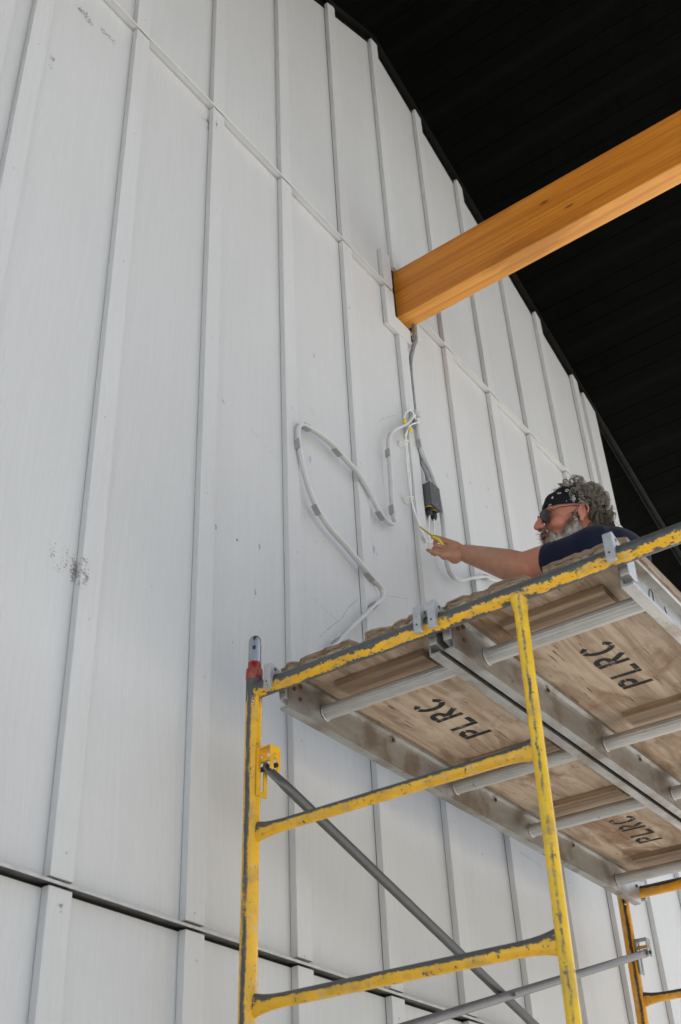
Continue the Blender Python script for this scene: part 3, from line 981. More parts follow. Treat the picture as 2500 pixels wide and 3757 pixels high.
M_ply = plywood()
M_cleat = wood('cleat_wood', 1, (0.24, 0.155, 0.09), (0.45, 0.325, 0.215), 1.3, (0.07, 0.03, 0.015), blot=0.5)
M_edge = wood('plywood_edge', 1, (0.20, 0.135, 0.080), (0.36, 0.265, 0.17), 1.2, (0.06, 0.03, 0.015), blot=0.6)
M_rust = plain('rusty_bolt', (0.115, 0.045, 0.02), 0.7, 0.1, 0.3, 80)
def stencil_paint():
    M_ = Mat('black_stencil_paint')
    p = M_.co()
    worn = M_.math('ADD', M_.math('MULTIPLY', M_.noise(p, 26, 3), 0.6), M_.math('MULTIPLY', M_.noise(M_.vmath('MULTIPLY', p, (0.15, 1, 1)), 190, 3), 0.4))
    M_.set(M_.mix(M_.ramp(worn, 0.53, 0.66, 0.0, 0.7), (0.017, 0.017, 0.018), (0.34, 0.25, 0.175)), 0.75, 0.0, 0.3)
    return M_.m


M_black = stencil_paint()

WB, WT = -0.054, 0.040           # rail bottom and top
PB, PT = 0.0425, 0.0650          # plywood bottom and top
UN, UF = 0.036, LU - 0.036       # rail ends
RU = (0.188, 0.826, 1.281, 1.912)
WR = -0.013


def stencil(parent, uc, vc, w_, ang=0.0, fat=1.0):
    """PLRC sprayed through a stencil, read from below, top of the letters towards the wall"""
    Hh, sw = 0.084, 0.0078 * fat
    mb = MB()

    def P(a, b):      # letter space: a to the reader's right, b up
        a2, b2 = a * cos(ang) - b * sin(ang), a * sin(ang) + b * cos(ang)
        return (uc - a2, vc + b2 - Hh / 2, w_)

    def stroke(pts, wd=sw):
        pts = [Vector((p[0], p[1], 0)) for p in pts]
        Lf, Rt = [], []
        for i, p in enumerate(pts):
            t_ = (pts[min(i + 1, len(pts) - 1)] - pts[max(i - 1, 0)]).normalized()
            nn = Vector((-t_.y, t_.x, 0)) * wd
            Lf.append(p + nn); Rt.append(p - nn)
        for i in range(len(pts) - 1):
            mb.add([P(Lf[i].x, Lf[i].y), P(Rt[i].x, Rt[i].y), P(Rt[i + 1].x, Rt[i + 1].y), P(Lf[i + 1].x, Lf[i + 1].y)], [(0, 1, 2, 3)])

    def arc(cx, cy_, rx, ry, a0, a1, n=12):
        return [(cx + rx * cos(radians(a0 + (a1 - a0) * k_ / n)), cy_ + ry * sin(radians(a0 + (a1 - a0) * k_ / n))) for k_ in range(n + 1)]
    # P
    x = 0.0
    stroke([(x, 0), (x, Hh)])
    stroke([(x + 0.010, Hh - 0.0065), (x + 0.022, Hh - 0.0065)] + arc(x + 0.022, Hh - 0.024, 0.017, 0.0175, 85, 0))
    stroke(arc(x + 0.022, Hh - 0.024, 0.017, 0.0175, -8, -90) + [(x + 0.010, Hh - 0.0415)])
    # L
    x = 0.071
    stroke([(x, 0), (x, Hh)])
    stroke([(x + 0.010, 0.0065), (x + 0.043, 0.0065)])
    # R
    x = 0.143
    stroke([(x, 0), (x, Hh)])
    stroke([(x + 0.010, Hh - 0.0065), (x + 0.022, Hh - 0.0065)] + arc(x + 0.022, Hh - 0.023, 0.016, 0.0165, 85, -90) + [(x + 0.012, Hh - 0.0395)])
    stroke([(x + 0.014, Hh - 0.046), (x + 0.040, 0.0)], sw * 1.05)
    # C
    x = 0.238
    stroke(arc(x, Hh / 2, 0.024, Hh / 2 - 0.005, 40, 84, 8))
    stroke(arc(x, Hh / 2, 0.024, Hh / 2 - 0.005, 98, 262, 18))
    stroke(arc(x, Hh / 2, 0.024, Hh / 2 - 0.005, 276, 322, 8))
    return obj('stencilled_letters', mb, M_black, parent)


def plank(label, v0, v1, seed, ring=False):
    rr = random.Random(seed)
    t = thing('scaffold_plank', label, 'scaffold plank', sloc(0, 0, 0), 'scaffold planks', SROT)
    # v0 wall side, v1 camera side
    fl = 0.023
    tk = 0.004
    for (vo, sgn) in ((v0, -1), (v1, 1)):      # sgn: direction from the outer tip to the web
        web = vo + sgn * fl
        prof = [(vo, WB), (web + sgn * tk, WB), (web + sgn * tk, WT - 0.012), (web + sgn * 0.016, WT - 0.010), (web + sgn * 0.016, WT), (vo, WT), (vo, WT - 0.006), (vo + sgn * 0.003, WT - 0.008),
                (web, WT - 0.008), (web, WB + 0.006), (vo + sgn * 0.003, WB + 0.005), (vo, WB + 0.008)]
        rl = MB().prism(prof, lambda a, b, c: (c, a, b), UN, UF)
        o = obj('side_rail', rl, M_alu, t)
        # bolts along the ledge and at the ends
        vi = web + sgn * tk
        for (bu, bw) in [(UN + 0.020, 0.004), (UN + 0.046, 0.020), (UN + 0.022, 0.024), (UN + 0.045, -0.016), (UF - 0.022, 0.006), (UF - 0.046, 0.02), (0.50, 0.021), (1.06, 0.021), (1.58, 0.021)]:
            obj('bolt', MB().tube([(bu, vi, bw), (bu, vi + sgn * 0.004, bw)], 0.0058, 6, smooth=False), M_rust, o)
        # end hooks over the frame rails
        vc = vo + sgn * 0.0125
        for (ub, d_) in ((0.0, 1), (LU, -1)):
            arcp = [(0.0222 * cos(a_), 0.0222 * sin(a_)) for a_ in [pi * k_ / 10 for k_ in range(11)]]
            poly = [(-0.0345, -0.024), (-0.0345, 0.042), (-0.028, 0.0465), (0.030, 0.0262), (0.075, 0.0240), (0.075, -0.030), (0.060, -0.036), (0.030, -0.030), (0.027, -0.010)] + arcp + [(-0.0225, -0.022), (-0.026, -0.026)]
            hk = MB().prism(poly, lambda a, b, c: (ub + d_ * a, c, b), vc - 0.0105, vc + 0.0105)
            h_ = obj('end_hook', hk, M_cast, t)
            bv_ = h_.modifiers.new('bevel', 'BEVEL'); bv_.width = 0.0015; bv_.segments = 2; bv_.limit_method = 'ANGLE'
            if d_ > 0:
                obj('hook_pin', MB().tube([(-0.014, vc - 0.0110, 0.031), (-0.014, vc + 0.0110, 0.031)], 0.0042, 8), M_dark, h_)
                obj('hook_pin', MB().tube([(-0.0350, vc + 0.001, -0.006), (-0.033, vc + 0.001, -0.006)], 0.0026, 8), M_dark, h_)
    # plywood with a broken end
    def edge_pts(u_end, sg):
        out = []
        n = 40
        walk = 0.0
        a, b = v0 + 0.004, v1 - 0.004
        for i in range(n + 1):
            v = a + (b - a) * i / n
            f_ = i / n
            walk = 0.75 * walk + rr.uniform(-0.003, 0.003)
            du = walk + (0.008 if rr.random() < 0.12 else 0.0)
            if 0.475 < f_ < 0.56:
                du += 0.040
            if f_ < 0.03 or f_ > 0.97:
                du += 0.012
            out.append((u_end + sg * du, v))
        return out
    poly = edge_pts(0.026, 1) + list(reversed(edge_pts(LU - 0.030, -1)))
    # three veneers layers so that the worn edge shows plies
    lay = 5
    hh = (PT - PB) / lay
    for k_ in range(lay):
        sh = [(a + (rr.uniform(0.0, 0.0045) if a < 1 else -rr.uniform(0.0, 0.004)), b) for a, b in poly]
        mbp = MB().prism(sh, lambda a, b, c: (a, b, c), PB + k_ * hh + (0.0 if k_ == 0 else 0.00005), PB + (k_ + 1) * hh)
        obj('plywood_deck' if k_ == 0 else 'ply_layer', mbp, M_ply if k_ == 0 else M_edge, t)
    # rungs with ribbed skin, weld rings, wooden cleats above them
    va, vb_ = v0 - fl - tk, v1 + fl + tk
    for u in RU:
        nn = 40
        sec = []
        for k_ in range(nn):
            a_ = 2 * pi * k_ / nn
            rr_ = 0.0188 + (0.0007 if k_ % 2 else 0)
            sec.append((cos(a_) * rr_, sin(a_) * rr_))
        rg = obj('rung', MB().tube([(u, va + 0.001, WR), (u, vb_ - 0.001, WR)], 1.0, sec=sec, smooth=False), M_alur, t)
        for vv, sg in ((va, -1), (vb_, 1)):
            ringp = [(u + 0.0205 * cos(2 * pi * k_ / 20), vv + sg * 0.0022, WR + 0.0205 * sin(2 * pi * k_ / 20)) for k_ in range(21)]
            obj('weld_ring', MB().tube(ringp, 0.0024, 6, caps=False), M_cast, rg)
        c0 = u - 0.046 + rr.uniform(-0.004, 0.004)
        mbc = MB()
        va2, vb2 = (v0 + v1) / 2 + 0.132 + rr.uniform(-0.01, 0.01), (v0 + v1) / 2 - 0.125
        for q in range(3):
            ins = rr.uniform(0, 0.002)
            mbc.box(c0 + ins, c0 + 0.086 - ins, vb2 + ins, va2 - ins, PB - 0.0185 + q * 0.0062, PB - 0.0126 + q * 0.0062)
        obj('cleat', mbc, M_cleat, t)
    stencil(t, 0.655, (v0 + v1) / 2 + 0.020 + rr.uniform(-0.006, 0.006), PB - 0.0006, rr.uniform(-0.02, 0.04), rr.uniform(0.95, 1.12))
    stencil(t, 1.765, (v0 + v1) / 2 + 0.005, PB - 0.0006, rr.uniform(-0.05, 0.02), rr.uniform(0.9, 1.05))
    if ring:
        # oval and scribbles drawn on the outer face of the rail
        web = v1 + fl - 0.0006
        mb = MB()
        pp = [(0.199 + 0.012 * cos(a_) + 0.006 * sin(a_), web, -0.002 + 0.024 * sin(a_)) for a_ in [2 * pi * k_ / 24 for k_ in range(25)]]
        mb.tube(pp, 0.0012, 5, caps=False)
        obj('marker_scribble', mb, M_black, t)
        obj('marker_scribble', MB().tube([(0.275, web, 0.010), (0.285, web, -0.018), (0.295, web, -0.020)], 0.001, 5), M_black, t)
    return t


plank('aluminium and plywood scaffold plank nearest the white wall', -0.056, -0.523, 5)
plank('aluminium and plywood scaffold plank under the kneeling person, away from the wall', -0.537, -1.004, 11, True)

# ------------------------------------------------------------------ the person on the platform
def blend(mb, voxel, iters, name, factor=0.5):
    """merge overlapping closed shapes into one continuous skin"""
    me = bpy.data.meshes.new(name + '_tmp')
    me.from_pydata(mb.v, [], mb.f)
    o = bpy.data.objects.new(name + '_tmp', me)
    COL.objects.link(o)
    r_ = o.modifiers.new('r', 'REMESH')
    r_.mode = 'VOXEL'
    r_.voxel_size = voxel
    s_ = o.modifiers.new('s', 'SMOOTH')
    s_.factor = factor
    s_.iterations = iters
    dg = bpy.context.evaluated_depsgraph_get()
    out = bpy.data.meshes.new_from_object(o.evaluated_get(dg))
    out.name = name
    bpy.data.objects.remove(o)
    bpy.data.meshes.remove(me)
    out.polygons.foreach_set('use_smooth', [True] * len(out.polygons))
    out.materials.clear()
    return out


def skin_mat():
    M_ = Mat('skin')
    p = M_.n('NewGeometry').outputs['Position']
    n1 = M_.noise(p, 22, 4)
    n2 = M_.noise(p, 260, 3, 0.6)
    c = M_.mix(M_.ramp(n1, 0.35, 0.7), (0.40, 0.195, 0.115), (0.47, 0.235, 0.150))
    # flushed face and elbow
    d = M_.vmath('DISTANCE', p, (1.95, -0.60, 1.47))
    c = M_.mix(M_.ramp(d, 0.10, 0.22, 0.65, 0.0), c, (0.50, 0.175, 0.115))
    d2 = M_.vmath('DISTANCE', p, (1.985, -0.46, 1.345))
    c = M_.mix(M_.ramp(d2, 0.02, 0.08, 0.55, 0.0), c, (0.44, 0.155, 0.095))
    fr_ = M_.ramp(n2, 0.64, 0.70, 0.0, 0.30)
    c = M_.mix(fr_, c, (0.20, 0.085, 0.045))
    M_.set(c, 0.46, 0.0, 0.4)
    M_.b.inputs['Subsurface Weight'].default_value = 0.0
    M_.b.inputs['Subsurface Radius'].default_value = (0.01, 0.004, 0.002)
    M_.bump(n2, 0.0004, 0.5)
    return M_.m


def cloth_mat(name, a, b):
    M_ = Mat(name)
    p = M_.n('NewGeometry').outputs['Position']
    f = M_.noise(p, 500, 2)
    fold = M_.noise(M_.vmath('MULTIPLY', p, (9, 9, 14)), 1.0, 3, 0.5, 1.0)
    M_.set(M_.mix(f, a, b), 0.85, 0.0, 0.2)
    M_.b.inputs['Sheen Weight'].default_value = 0.08
    M_.bump(M_.math('ADD', M_.math('MULTIPLY', fold, 1.0), M_.math('MULTIPLY', f, 0.03)), 0.012, 0.5)
    return M_.m


def hair_mat(name, ramp_cols, zlo, zhi, axis):
    """strand colour: random per place plus a gradient along axis in head space"""
    M_ = Mat(name)
    p = M_.co('Object')
    n1 = M_.noise(p, 120, 2)
    n0 = M_.noise(p, 30, 3)
    t_ = M_.vmath('DOT_PRODUCT', p, axis)
    t_ = M_.ramp(M_.math('ADD', t_, M_.math('MULTIPLY', M_.math('SUBTRACT', n0, 0.5), 0.06)), zlo, zhi)
    c = M_.mix(t_, ramp_cols[0], ramp_cols[1])
    c = M_.mix(M_.ramp(n1, 0.45, 0.75, 0.0, 0.8), c, ramp_cols[2])
    M_.set(c, 0.45, 0.0, 0.5)
    return M_.m


def bandana_mat():
    M_ = Mat('bandana_cloth')
    p = M_.co('Object')
    def rings(scale, r0, r1, keep):
        vo = M_.n('TexVoronoi', feature='F1')
        M_.l(p, vo.inputs['Vector'])
        vo.inputs['Scale'].default_value = scale
        d = M_.math('ADD', vo.outputs['Distance'], M_.math('MULTIPLY', M_.math('SUBTRACT', M_.noise(p, scale * 5, 2), 0.5), 0.12))
        k_ = M_.math('MULTIPLY', M_.math('GREATER_THAN', d, r0), M_.math('LESS_THAN', d, r1))
        sc_ = M_.n('SeparateColor'); M_.l(vo.outputs['Color'], sc_.inputs[0])
        return M_.math('MULTIPLY', k_, M_.math('GREATER_THAN', sc_.outputs[0], keep))
    a = rings(40, 0.15, 0.27, 0.25)
    sx = M_.n('SeparateXYZ'); M_.l(p, sx.inputs[0])
    band = M_.math('MULTIPLY', M_.ramp(sx.outputs[0], 0.035, 0.015), M_.ramp(sx.outputs[2], 0.085, 0.075))
    b = M_.math('MULTIPLY', rings(95, 0.20, 0.42, 0.25), band)
    k_ = M_.math('MAXIMUM', a, b)
    c = M_.mix(M_.math('MULTIPLY', k_, 0.85), (0.006, 0.006, 0.008), (0.55, 0.55, 0.58))
    M_.set(c, 0.8, 0.0, 0.25)
    M_.bump(M_.noise(p, 45, 3), 0.004, 0.5)
    return M_.m


person = thing('person', 'bearded person in navy t-shirt, bandana and sunglasses reaching to the wiring', 'person', (2.20, -0.70, 0.626))
PO = Vector(person.location)
# body frame: facing the wall and to the left
HF = Vector((-0.565, 0.825, 0)).normalized()
TC = Vector((-0.825, -0.565, 0)).normalized()     # his left, towards the camera
HC = Vector((2.008, -0.636, 1.495))
yaw = radians(9)
fwd = (HF * cos(yaw) + TC * sin(yaw) + Vector((0, 0, -0.01))).normalized()
upv = (Vector((0, 0, 1)) * cos(radians(15)) + TC * sin(radians(15))).normalized()
lef = upv.cross(fwd).normalized()
upv = fwd.cross(lef).normalized()
HM = Matrix((fwd, lef, upv)).transposed()         # head axes as columns


def hp(x, y, z):
    return HC + HM @ Vector((x, y, z))


def W(p):
    return Vector(p) - PO


body = MB()


def bell(c, r):
    body.ell(W(hp(*c)), r, HM, 28, 18)


def limb(mb, pts, rs, n=20, per=4):
    P_ = [Vector((*p, r)) for p, r in zip(pts, rs)]
    q = []
    for i in range(len(P_) - 1):
        p0, p1, p2, p3 = P_[max(i - 1, 0)], P_[i], P_[i + 1], P_[min(i + 2, len(P_) - 1)]
        for k_ in range(per):
            t_ = k_ / per
            q.append(0.5 * ((2 * p1) + (p2 - p0) * t_ + (2 * p0 - 5 * p1 + 4 * p2 - p3) * t_ * t_ + (3 * p1 - p0 - 3 * p2 + p3) * t_ ** 3))
    q.append(P_[-1])
    mb.tube([W((v.x, v.y, v.z)) for v in q], [v.w for v in q], n)
    a, b = q[0], q[-1]
    mb.ell(W((a.x, a.y, a.z)), (a.w * 0.98,) * 3, None, 16, 10)
    mb.ell(W((b.x, b.y, b.z)), (b.w * 0.98,) * 3, None, 16, 10)


SKULL = [((-0.015, 0, 0.038), (0.098, 0.076, 0.090)), ((0.040, 0, 0.042), (0.054, 0.062, 0.060))]
for c, r in SKULL:
    bell(c, r)
bell((0.050, 0, -0.015), (0.047, 0.057, 0.062))
bell((0.040, 0, -0.062), (0.056, 0.050, 0.046))
for sgn in (1, -1):
    bell((0.064, sgn * 0.036, -0.020), (0.029, 0.027, 0.027))
    bell((0.088, sgn * 0.028, 0.029), (0.013, 0.026, 0.009))
    bell((0.114, sgn * 0.0125, -0.027), (0.011, 0.009, 0.009))
body.tube([W(hp(0.088, 0, 0.028)), W(hp(0.105, 0, 0.008)), W(hp(0.121, 0, -0.014)), W(hp(0.127, 0, -0.024))], [0.010, 0.0115, 0.0135, 0.012], 14)
bell((0.1265, 0, -0.0245), (0.0135, 0.0135, 0.0115))
bell((0.098, 0, -0.054), (0.011, 0.022, 0.007))
bell((0.096, 0, -0.066), (0.011, 0.020, 0.008))
# neck into the shoulders
limb(body, [hp(-0.030, 0, -0.02), hp(-0.045, 0, -0.075), (2.105, -0.655, 1.385), (2.13, -0.65, 1.33)], [0.060, 0.060, 0.068, 0.09])
# trunk under the shirt
limb(body, [(2.12, -0.645, 1.28), (2.15, -0.60, 1.16), (2.18, -0.62, 1.02), (2.22, -0.68, 0.88)], [0.12, 0.13, 0.132, 0.14], 22)
# left arm, reaching to the wall
LSH, ELB, WRI = (1.990, -0.712, 1.348), (1.996, -0.430, 1.386), (2.022, -0.205, 1.559)
limb(body, [(2.08, -0.70, 1.34), LSH, (1.995, -0.57, 1.372), ELB], [0.07, 0.062, 0.057, 0.053])
limb(body, [ELB, (1.996, -0.375, 1.424), (2.006, -0.31, 1.476), WRI], [0.0550, 0.0550, 0.0465, 0.0325])
body.ell(W((1.985, -0.452, 1.362)), (0.042, 0.042, 0.038))
# right arm, bent and resting on the thigh
limb(body, [(2.30, -0.55, 1.32), (2.36, -0.52, 1.20), (2.36, -0.46, 1.06)], [0.058, 0.052, 0.045])
limb(body, [(2.36, -0.46, 1.06), (2.28, -0.40, 0.98), (2.20, -0.36, 0.90)], [0.044, 0.040, 0.030])
body.ell(W((2.17, -0.345, 0.875)), (0.045, 0.04, 0.028))


# hands ------------------------------------------------------------
def finger(pts, r0):
    n_ = len(pts)
    for i in range(n_ - 1):
        a, b = Vector(pts[i]), Vector(pts[i + 1])
        ra, rb = r0 * (1 - 0.07 * i), r0 * (1 - 0.07 * (i + 1))
        body.tube([W(a), W(b)], [ra, rb], 12)
        body.ell(W(a), (ra * 1.05,) * 3, None, 12, 8)
    body.ell(W(pts[-1]), (rb, rb, rb), None, 12, 8)


MCP = [Vector((2.028, -0.146, 1.630)), Vector((2.008, -0.136, 1.603)), Vector((1.988, -0.138, 1.573)), Vector((1.970, -0.146, 1.545))]
wr = Vector(WRI)
for q in MCP:
    body.tube([W(wr + (q - wr) * 0.05), W(wr + (q - wr) * 0.55), W(q)], [0.024, 0.021, 0.0145], 14)
    body.ell(W(q), (0.0145,) * 3, None, 12, 8)
body.ell(W(wr + (MCP[1] - wr) * 0.55), (0.034, 0.034, 0.036))
body.ell(W(wr + (MCP[3] - wr) * 0.45 + Vector((-0.004, 0.0, -0.012))), (0.026, 0.028, 0.026))
finger([MCP[0], (2.010, -0.118, 1.648), (2.012, -0.096, 1.655), (2.022, -0.086, 1.650)], 0.0100)
finger([MCP[1], (1.990, -0.112, 1.614), (2.002, -0.090, 1.618), (2.018, -0.092, 1.616)], 0.0102)
finger([MCP[2], (1.971, -0.116, 1.583), (1.982, -0.093, 1.588), (2.000, -0.094, 1.590)], 0.0098)
finger([MCP[3], (1.950, -0.122, 1.560), (1.942, -0.104, 1.572), (1.948, -0.094, 1.582)], 0.0090)
finger([wr + Vector((0.014, 0.02, 0.030)), (2.040, -0.148, 1.640), (2.022, -0.112, 1.664), (2.004, -0.092, 1.672)], 0.0115)
RH = Vector((2.17, -0.345, 0.875))
for i in range(4):
    b0 = RH + Vector((-0.030 + 0.020 * i, 0.028 - 0.006 * i, -0.004))
    finger([b0, b0 + Vector((-0.012, 0.030, -0.006)), b0 + Vector((-0.018, 0.052, -0.018)), b0 + Vector((-0.020, 0.066, -0.030))], 0.0092)
finger([RH + Vector((-0.03, -0.012, 0)), RH + Vector((-0.058, 0.006, -0.006)), RH + Vector((-0.072, 0.024, -0.016))], 0.0105)
# ears
for sgn in (1, -1):
    e0 = (-0.006, sgn * 0.077, 0.002)
    pts = []
    for k_ in range(13):
        a = radians(-65 + 275 * k_ / 12)
        pts.append(W(hp(e0[0] - 0.003 + 0.016 * cos(a) - 0.004 * sin(a), e0[1] + sgn * (0.008 + 0.004 * (1 - cos(a))), e0[2] + 0.006 + 0.024 * sin(a))))
    body.tube(pts, [0.0042] * 13, 8)
    body.ell(W(hp(e0[0] - 0.002, e0[1] + sgn * 0.004, e0[2] + 0.004)), (0.016, 0.006, 0.024), HM)
    body.ell(W(hp(e0[0] + 0.004, e0[1] + sgn * 0.005, e0[2] - 0.024)), (0.009, 0.005, 0.009), HM)
# lower legs and thighs under the trousers
legs = MB()
for sgn in (1, -1):
    hip = Vector((2.22, -0.69, 0.85)) + TC * (0.085 * sgn)
    knee = Vector((2.02, -0.44, 0.712)) + TC * (0.13 * sgn)
    ank = Vector((2.26, -0.80, 0.690)) + TC * (0.10 * sgn)
    limb(legs, [hip, (hip + knee) / 2 + Vector((0, 0, 0.02)), knee], [0.098, 0.088, 0.070])
    limb(legs, [knee + Vector((0, 0, -0.012)), (knee + ank) / 2 + Vector((0, 0, -0.004)), ank], [0.064, 0.062, 0.052])
legs.ell(W((2.22, -0.69, 0.87)), (0.165, 0.165, 0.14))

M_skin = skin_mat()
bo = obj('body', blend(body, 0.0034, 4, 'body'), M_skin, person)
obj('trousers', blend(legs, 0.009, 3, 'trousers'), cloth_mat('grey_work_trousers', (0.05, 0.052, 0.06), (0.075, 0.078, 0.085)), person)
for sgn in (1, -1):
    f0 = Vector((2.30, -0.86, 0.674)) + TC * (0.10 * sgn)
    sh = MB()
    limb(sh, [f0, f0 - HF * 0.10 + Vector((0, 0, 0.008)), f0 - HF * 0.20 + Vector((0, 0, 0.0))], [0.046, 0.046, 0.040], 14)
    obj('shoe', blend(sh, 0.008, 2, 'shoe'), M_dark, person)

shirt = MB()
limb(shirt, [(2.10, -0.665, 1.34), (2.13, -0.64, 1.28), (2.15, -0.60, 1.16), (2.18, -0.62, 1.02), (2.22, -0.68, 0.90)], [0.100, 0.150, 0.156, 0.160, 0.168], 26)
limb(shirt, [(2.13, -0.66, 1.33), (2.06, -0.695, 1.343), LSH, (1.993, -0.63, 1.350), (1.994, -0.555, 1.366)], [0.10, 0.090, 0.075, 0.071, 0.067], 22)
limb(shirt, [(2.03, -0.752, 1.344), (2.085, -0.765, 1.325), (2.105, -0.72, 1.25)], [0.077, 0.082, 0.092], 20)
limb(shirt, [(2.16, -0.64, 1.33), (2.26, -0.57, 1.335), (2.33, -0.535, 1.27)], [0.11, 0.088, 0.068], 20)
limb(shirt, [(2.11, -0.665, 1.375), (2.105, -0.66, 1.395)], [0.088, 0.080], 20)
obj('shirt', blend(shirt, 0.006, 5, 'shirt'), cloth_mat('navy_cotton', (0.0045, 0.0065, 0.020), (0.0070, 0.0100, 0.030)), person)


# bandana, hugging the skull -----------------------------------------
def skull_r(phi, z, grow):
    """distance from the head axis at height z in direction phi"""
    best = 0.012
    for (c, r) in SKULL:
        zz = (z - c[2]) / (r[2] + grow)
        if abs(zz) >= 1:
            continue
        k_ = 1 - zz * zz
        A, B = r[0] + grow, r[1] + grow
        ox = -0.005 - c[0]
        dx, dy = cos(phi), sin(phi)
        a = (dx / A) ** 2 + (dy / B) ** 2
        b = 2 * ox * dx / A ** 2
        c_ = (ox / A) ** 2 - k_
        D = b * b - 4 * a * c_
        if D > 0:
            best = max(best, (-b + sqrt(D)) / (2 * a))
    return best


ban = MB()
NP, NT = 64, 10
gv = []
for i in range(NP):
    phi = -pi + 2 * pi * i / NP
    cfr = (1 + cos(phi)) / 2
    zl = 0.012 + 0.026 * min(1, cfr * 2.2)
    zu = 0.046 + 0.034 * min(1, cfr * 1.7) + 0.046 * max(0, cfr - 0.34) / 0.66
    for j in range(NT + 1):
        t_ = j / NT
        z = zl + (zu - zl) * t_
        g_ = 0.0045 + 0.0022 * sin(t_ * 14 + 3 * phi) * (1.0 - 0.4 * cfr)
        r_ = skull_r(phi, z, g_)
        gv.append(W(hp(-0.005 + r_ * cos(phi), r_ * sin(phi), z)))
fs = []
for i in range(NP):
    for j in range(NT):
        i2 = (i + 1) % NP
        fs.append((i * (NT + 1) + j, i2 * (NT + 1) + j, i2 * (NT + 1) + j + 1, i * (NT + 1) + j + 1))
hl = lambda p: HM.transposed() @ (Vector(p) + PO - HC)      # to head space
head_e = lambda nm, mb, mat_: obj(nm, mb, mat_, person)


def head_obj(nm, mb, mat_):
    """mesh kept in head axes so that its material follows the head"""
    o = obj(nm, mb, mat_, person)
    mw = HM.to_4x4()
    o.matrix_local = Matrix.Translation(HC - PO) @ mw
    return o


ban.add([hl(p) for p in gv], fs, True)
bo_ = head_obj('bandana', ban, bandana_mat())
sol = bo_.modifiers.new('thick', 'SOLIDIFY'); sol.thickness = 0.0022; sol.offset = 1
# knot ends at the back
kn = MB()
kn.ell((-0.112, 0.0, 0.026), (0.016, 0.020, 0.013))
for sgn in (1, -1):
    kn.tube([(-0.115, 0.006 * sgn, 0.022), (-0.130, 0.018 * sgn, 0.0), (-0.135, 0.026 * sgn, -0.03)], [0.007, 0.012, 0.006], 8)
head_obj('bandana_knot', kn, bo_.data.materials[0])

# sunglasses ------------------------------------------------------------
lensM = Mat('dark_lens'); lensM = lensM.set((0.012, 0.011, 0.010), 0.06, 0.0, 0.6)
rimM = plain('dark_metal_rim', (0.03, 0.028, 0.026), 0.35, 0.5)
gl = MB()
glr = None
for sgn in (1, -1):
    R3 = Matrix.Rotation(radians(14 * sgn), 3, 'Z') @ Matrix.Rotation(radians(6), 3, 'Y') @ Matrix.Rotation(radians(-16 * sgn), 3, 'X')
    c = Vector((0.1075, 0.0335 * sgn, 0.004))
    gl.ell(c, (0.0042, 0.0285, 0.0215), R3, 24, 12)
    ring = [c + R3 @ Vector((0.001, 0.0292 * cos(a), 0.0222 * sin(a))) for a in [2 * pi * k_ / 28 for k_ in range(29)]]
    gl2 = MB().tube(ring, 0.0014, 6, caps=False)
    gl2.tube([c + R3 @ Vector((0.0, 0.0275 * sgn, 0.012)), (0.070, 0.071 * sgn, 0.022), (0.02, 0.0800 * sgn, 0.028), (-0.012, 0.0815 * sgn, 0.026)], 0.0016, 6)
    if sgn > 0:
        gl2.tube([(0.1165, 0.008, 0.010), (0.1185, 0.0, 0.013), (0.1165, -0.008, 0.010)], 0.0014, 6)
    head_obj('glasses_rim', gl2, rimM)
head_obj('glasses_lenses', gl, lensM)


# hair and beard ------------------------------------------------------------
class Strands:
    def __init__(self):
        self.v, self.f = [], []

    def add(self, pts, r):
        o = len(self.v)
        n_ = len(pts)
        for i, p in enumerate(pts):
            t_ = (pts[min(i + 1, n_ - 1)] - pts[max(i - 1, 0)])
            a = t_.orthogonal().normalized() * r * (1.0 if i < n_ - 2 else 0.6)
            b = t_.cross(a).normalized() * a.length
            self.v += [tuple(p + a), tuple(p - a * 0.5 + b * 0.87), tuple(p - a * 0.5 - b * 0.87)]
        for i in range(n_ - 1):
            for k_ in range(3):
                k2 = (k_ + 1) % 3
                self.f.append((o + i * 3 + k_, o + i * 3 + k2, o + i * 3 + 3 + k2, o + i * 3 + 3 + k_))

    def mesh(self, nm):
        me = bpy.data.meshes.new(nm)
        me.from_pydata(self.v, [], self.f)
        me.polygons.foreach_set('use_smooth', [True] * len(self.f))
        return me


rh = random.Random(21)
hairM = hair_mat('curly_hair', ((0.17, 0.145, 0.105), (0.33, 0.295, 0.225), (0.040, 0.033, 0.023)), -0.02, 0.13, (-0.2, 0, 1))
cap = MB()
cap.ell((-0.018, 0, 0.042), (0.099, 0.080, 0.090), None, 28, 18)
cap.ell((-0.062, 0, -0.010), (0.046, 0.064, 0.050), None, 20, 12)
capm = blend(cap, 0.006, 2, 'hair')
capo = head_obj('hair', capm, plain('hair_roots', (0.060, 0.047, 0.026), 0.8, 0, 0.4, 90))
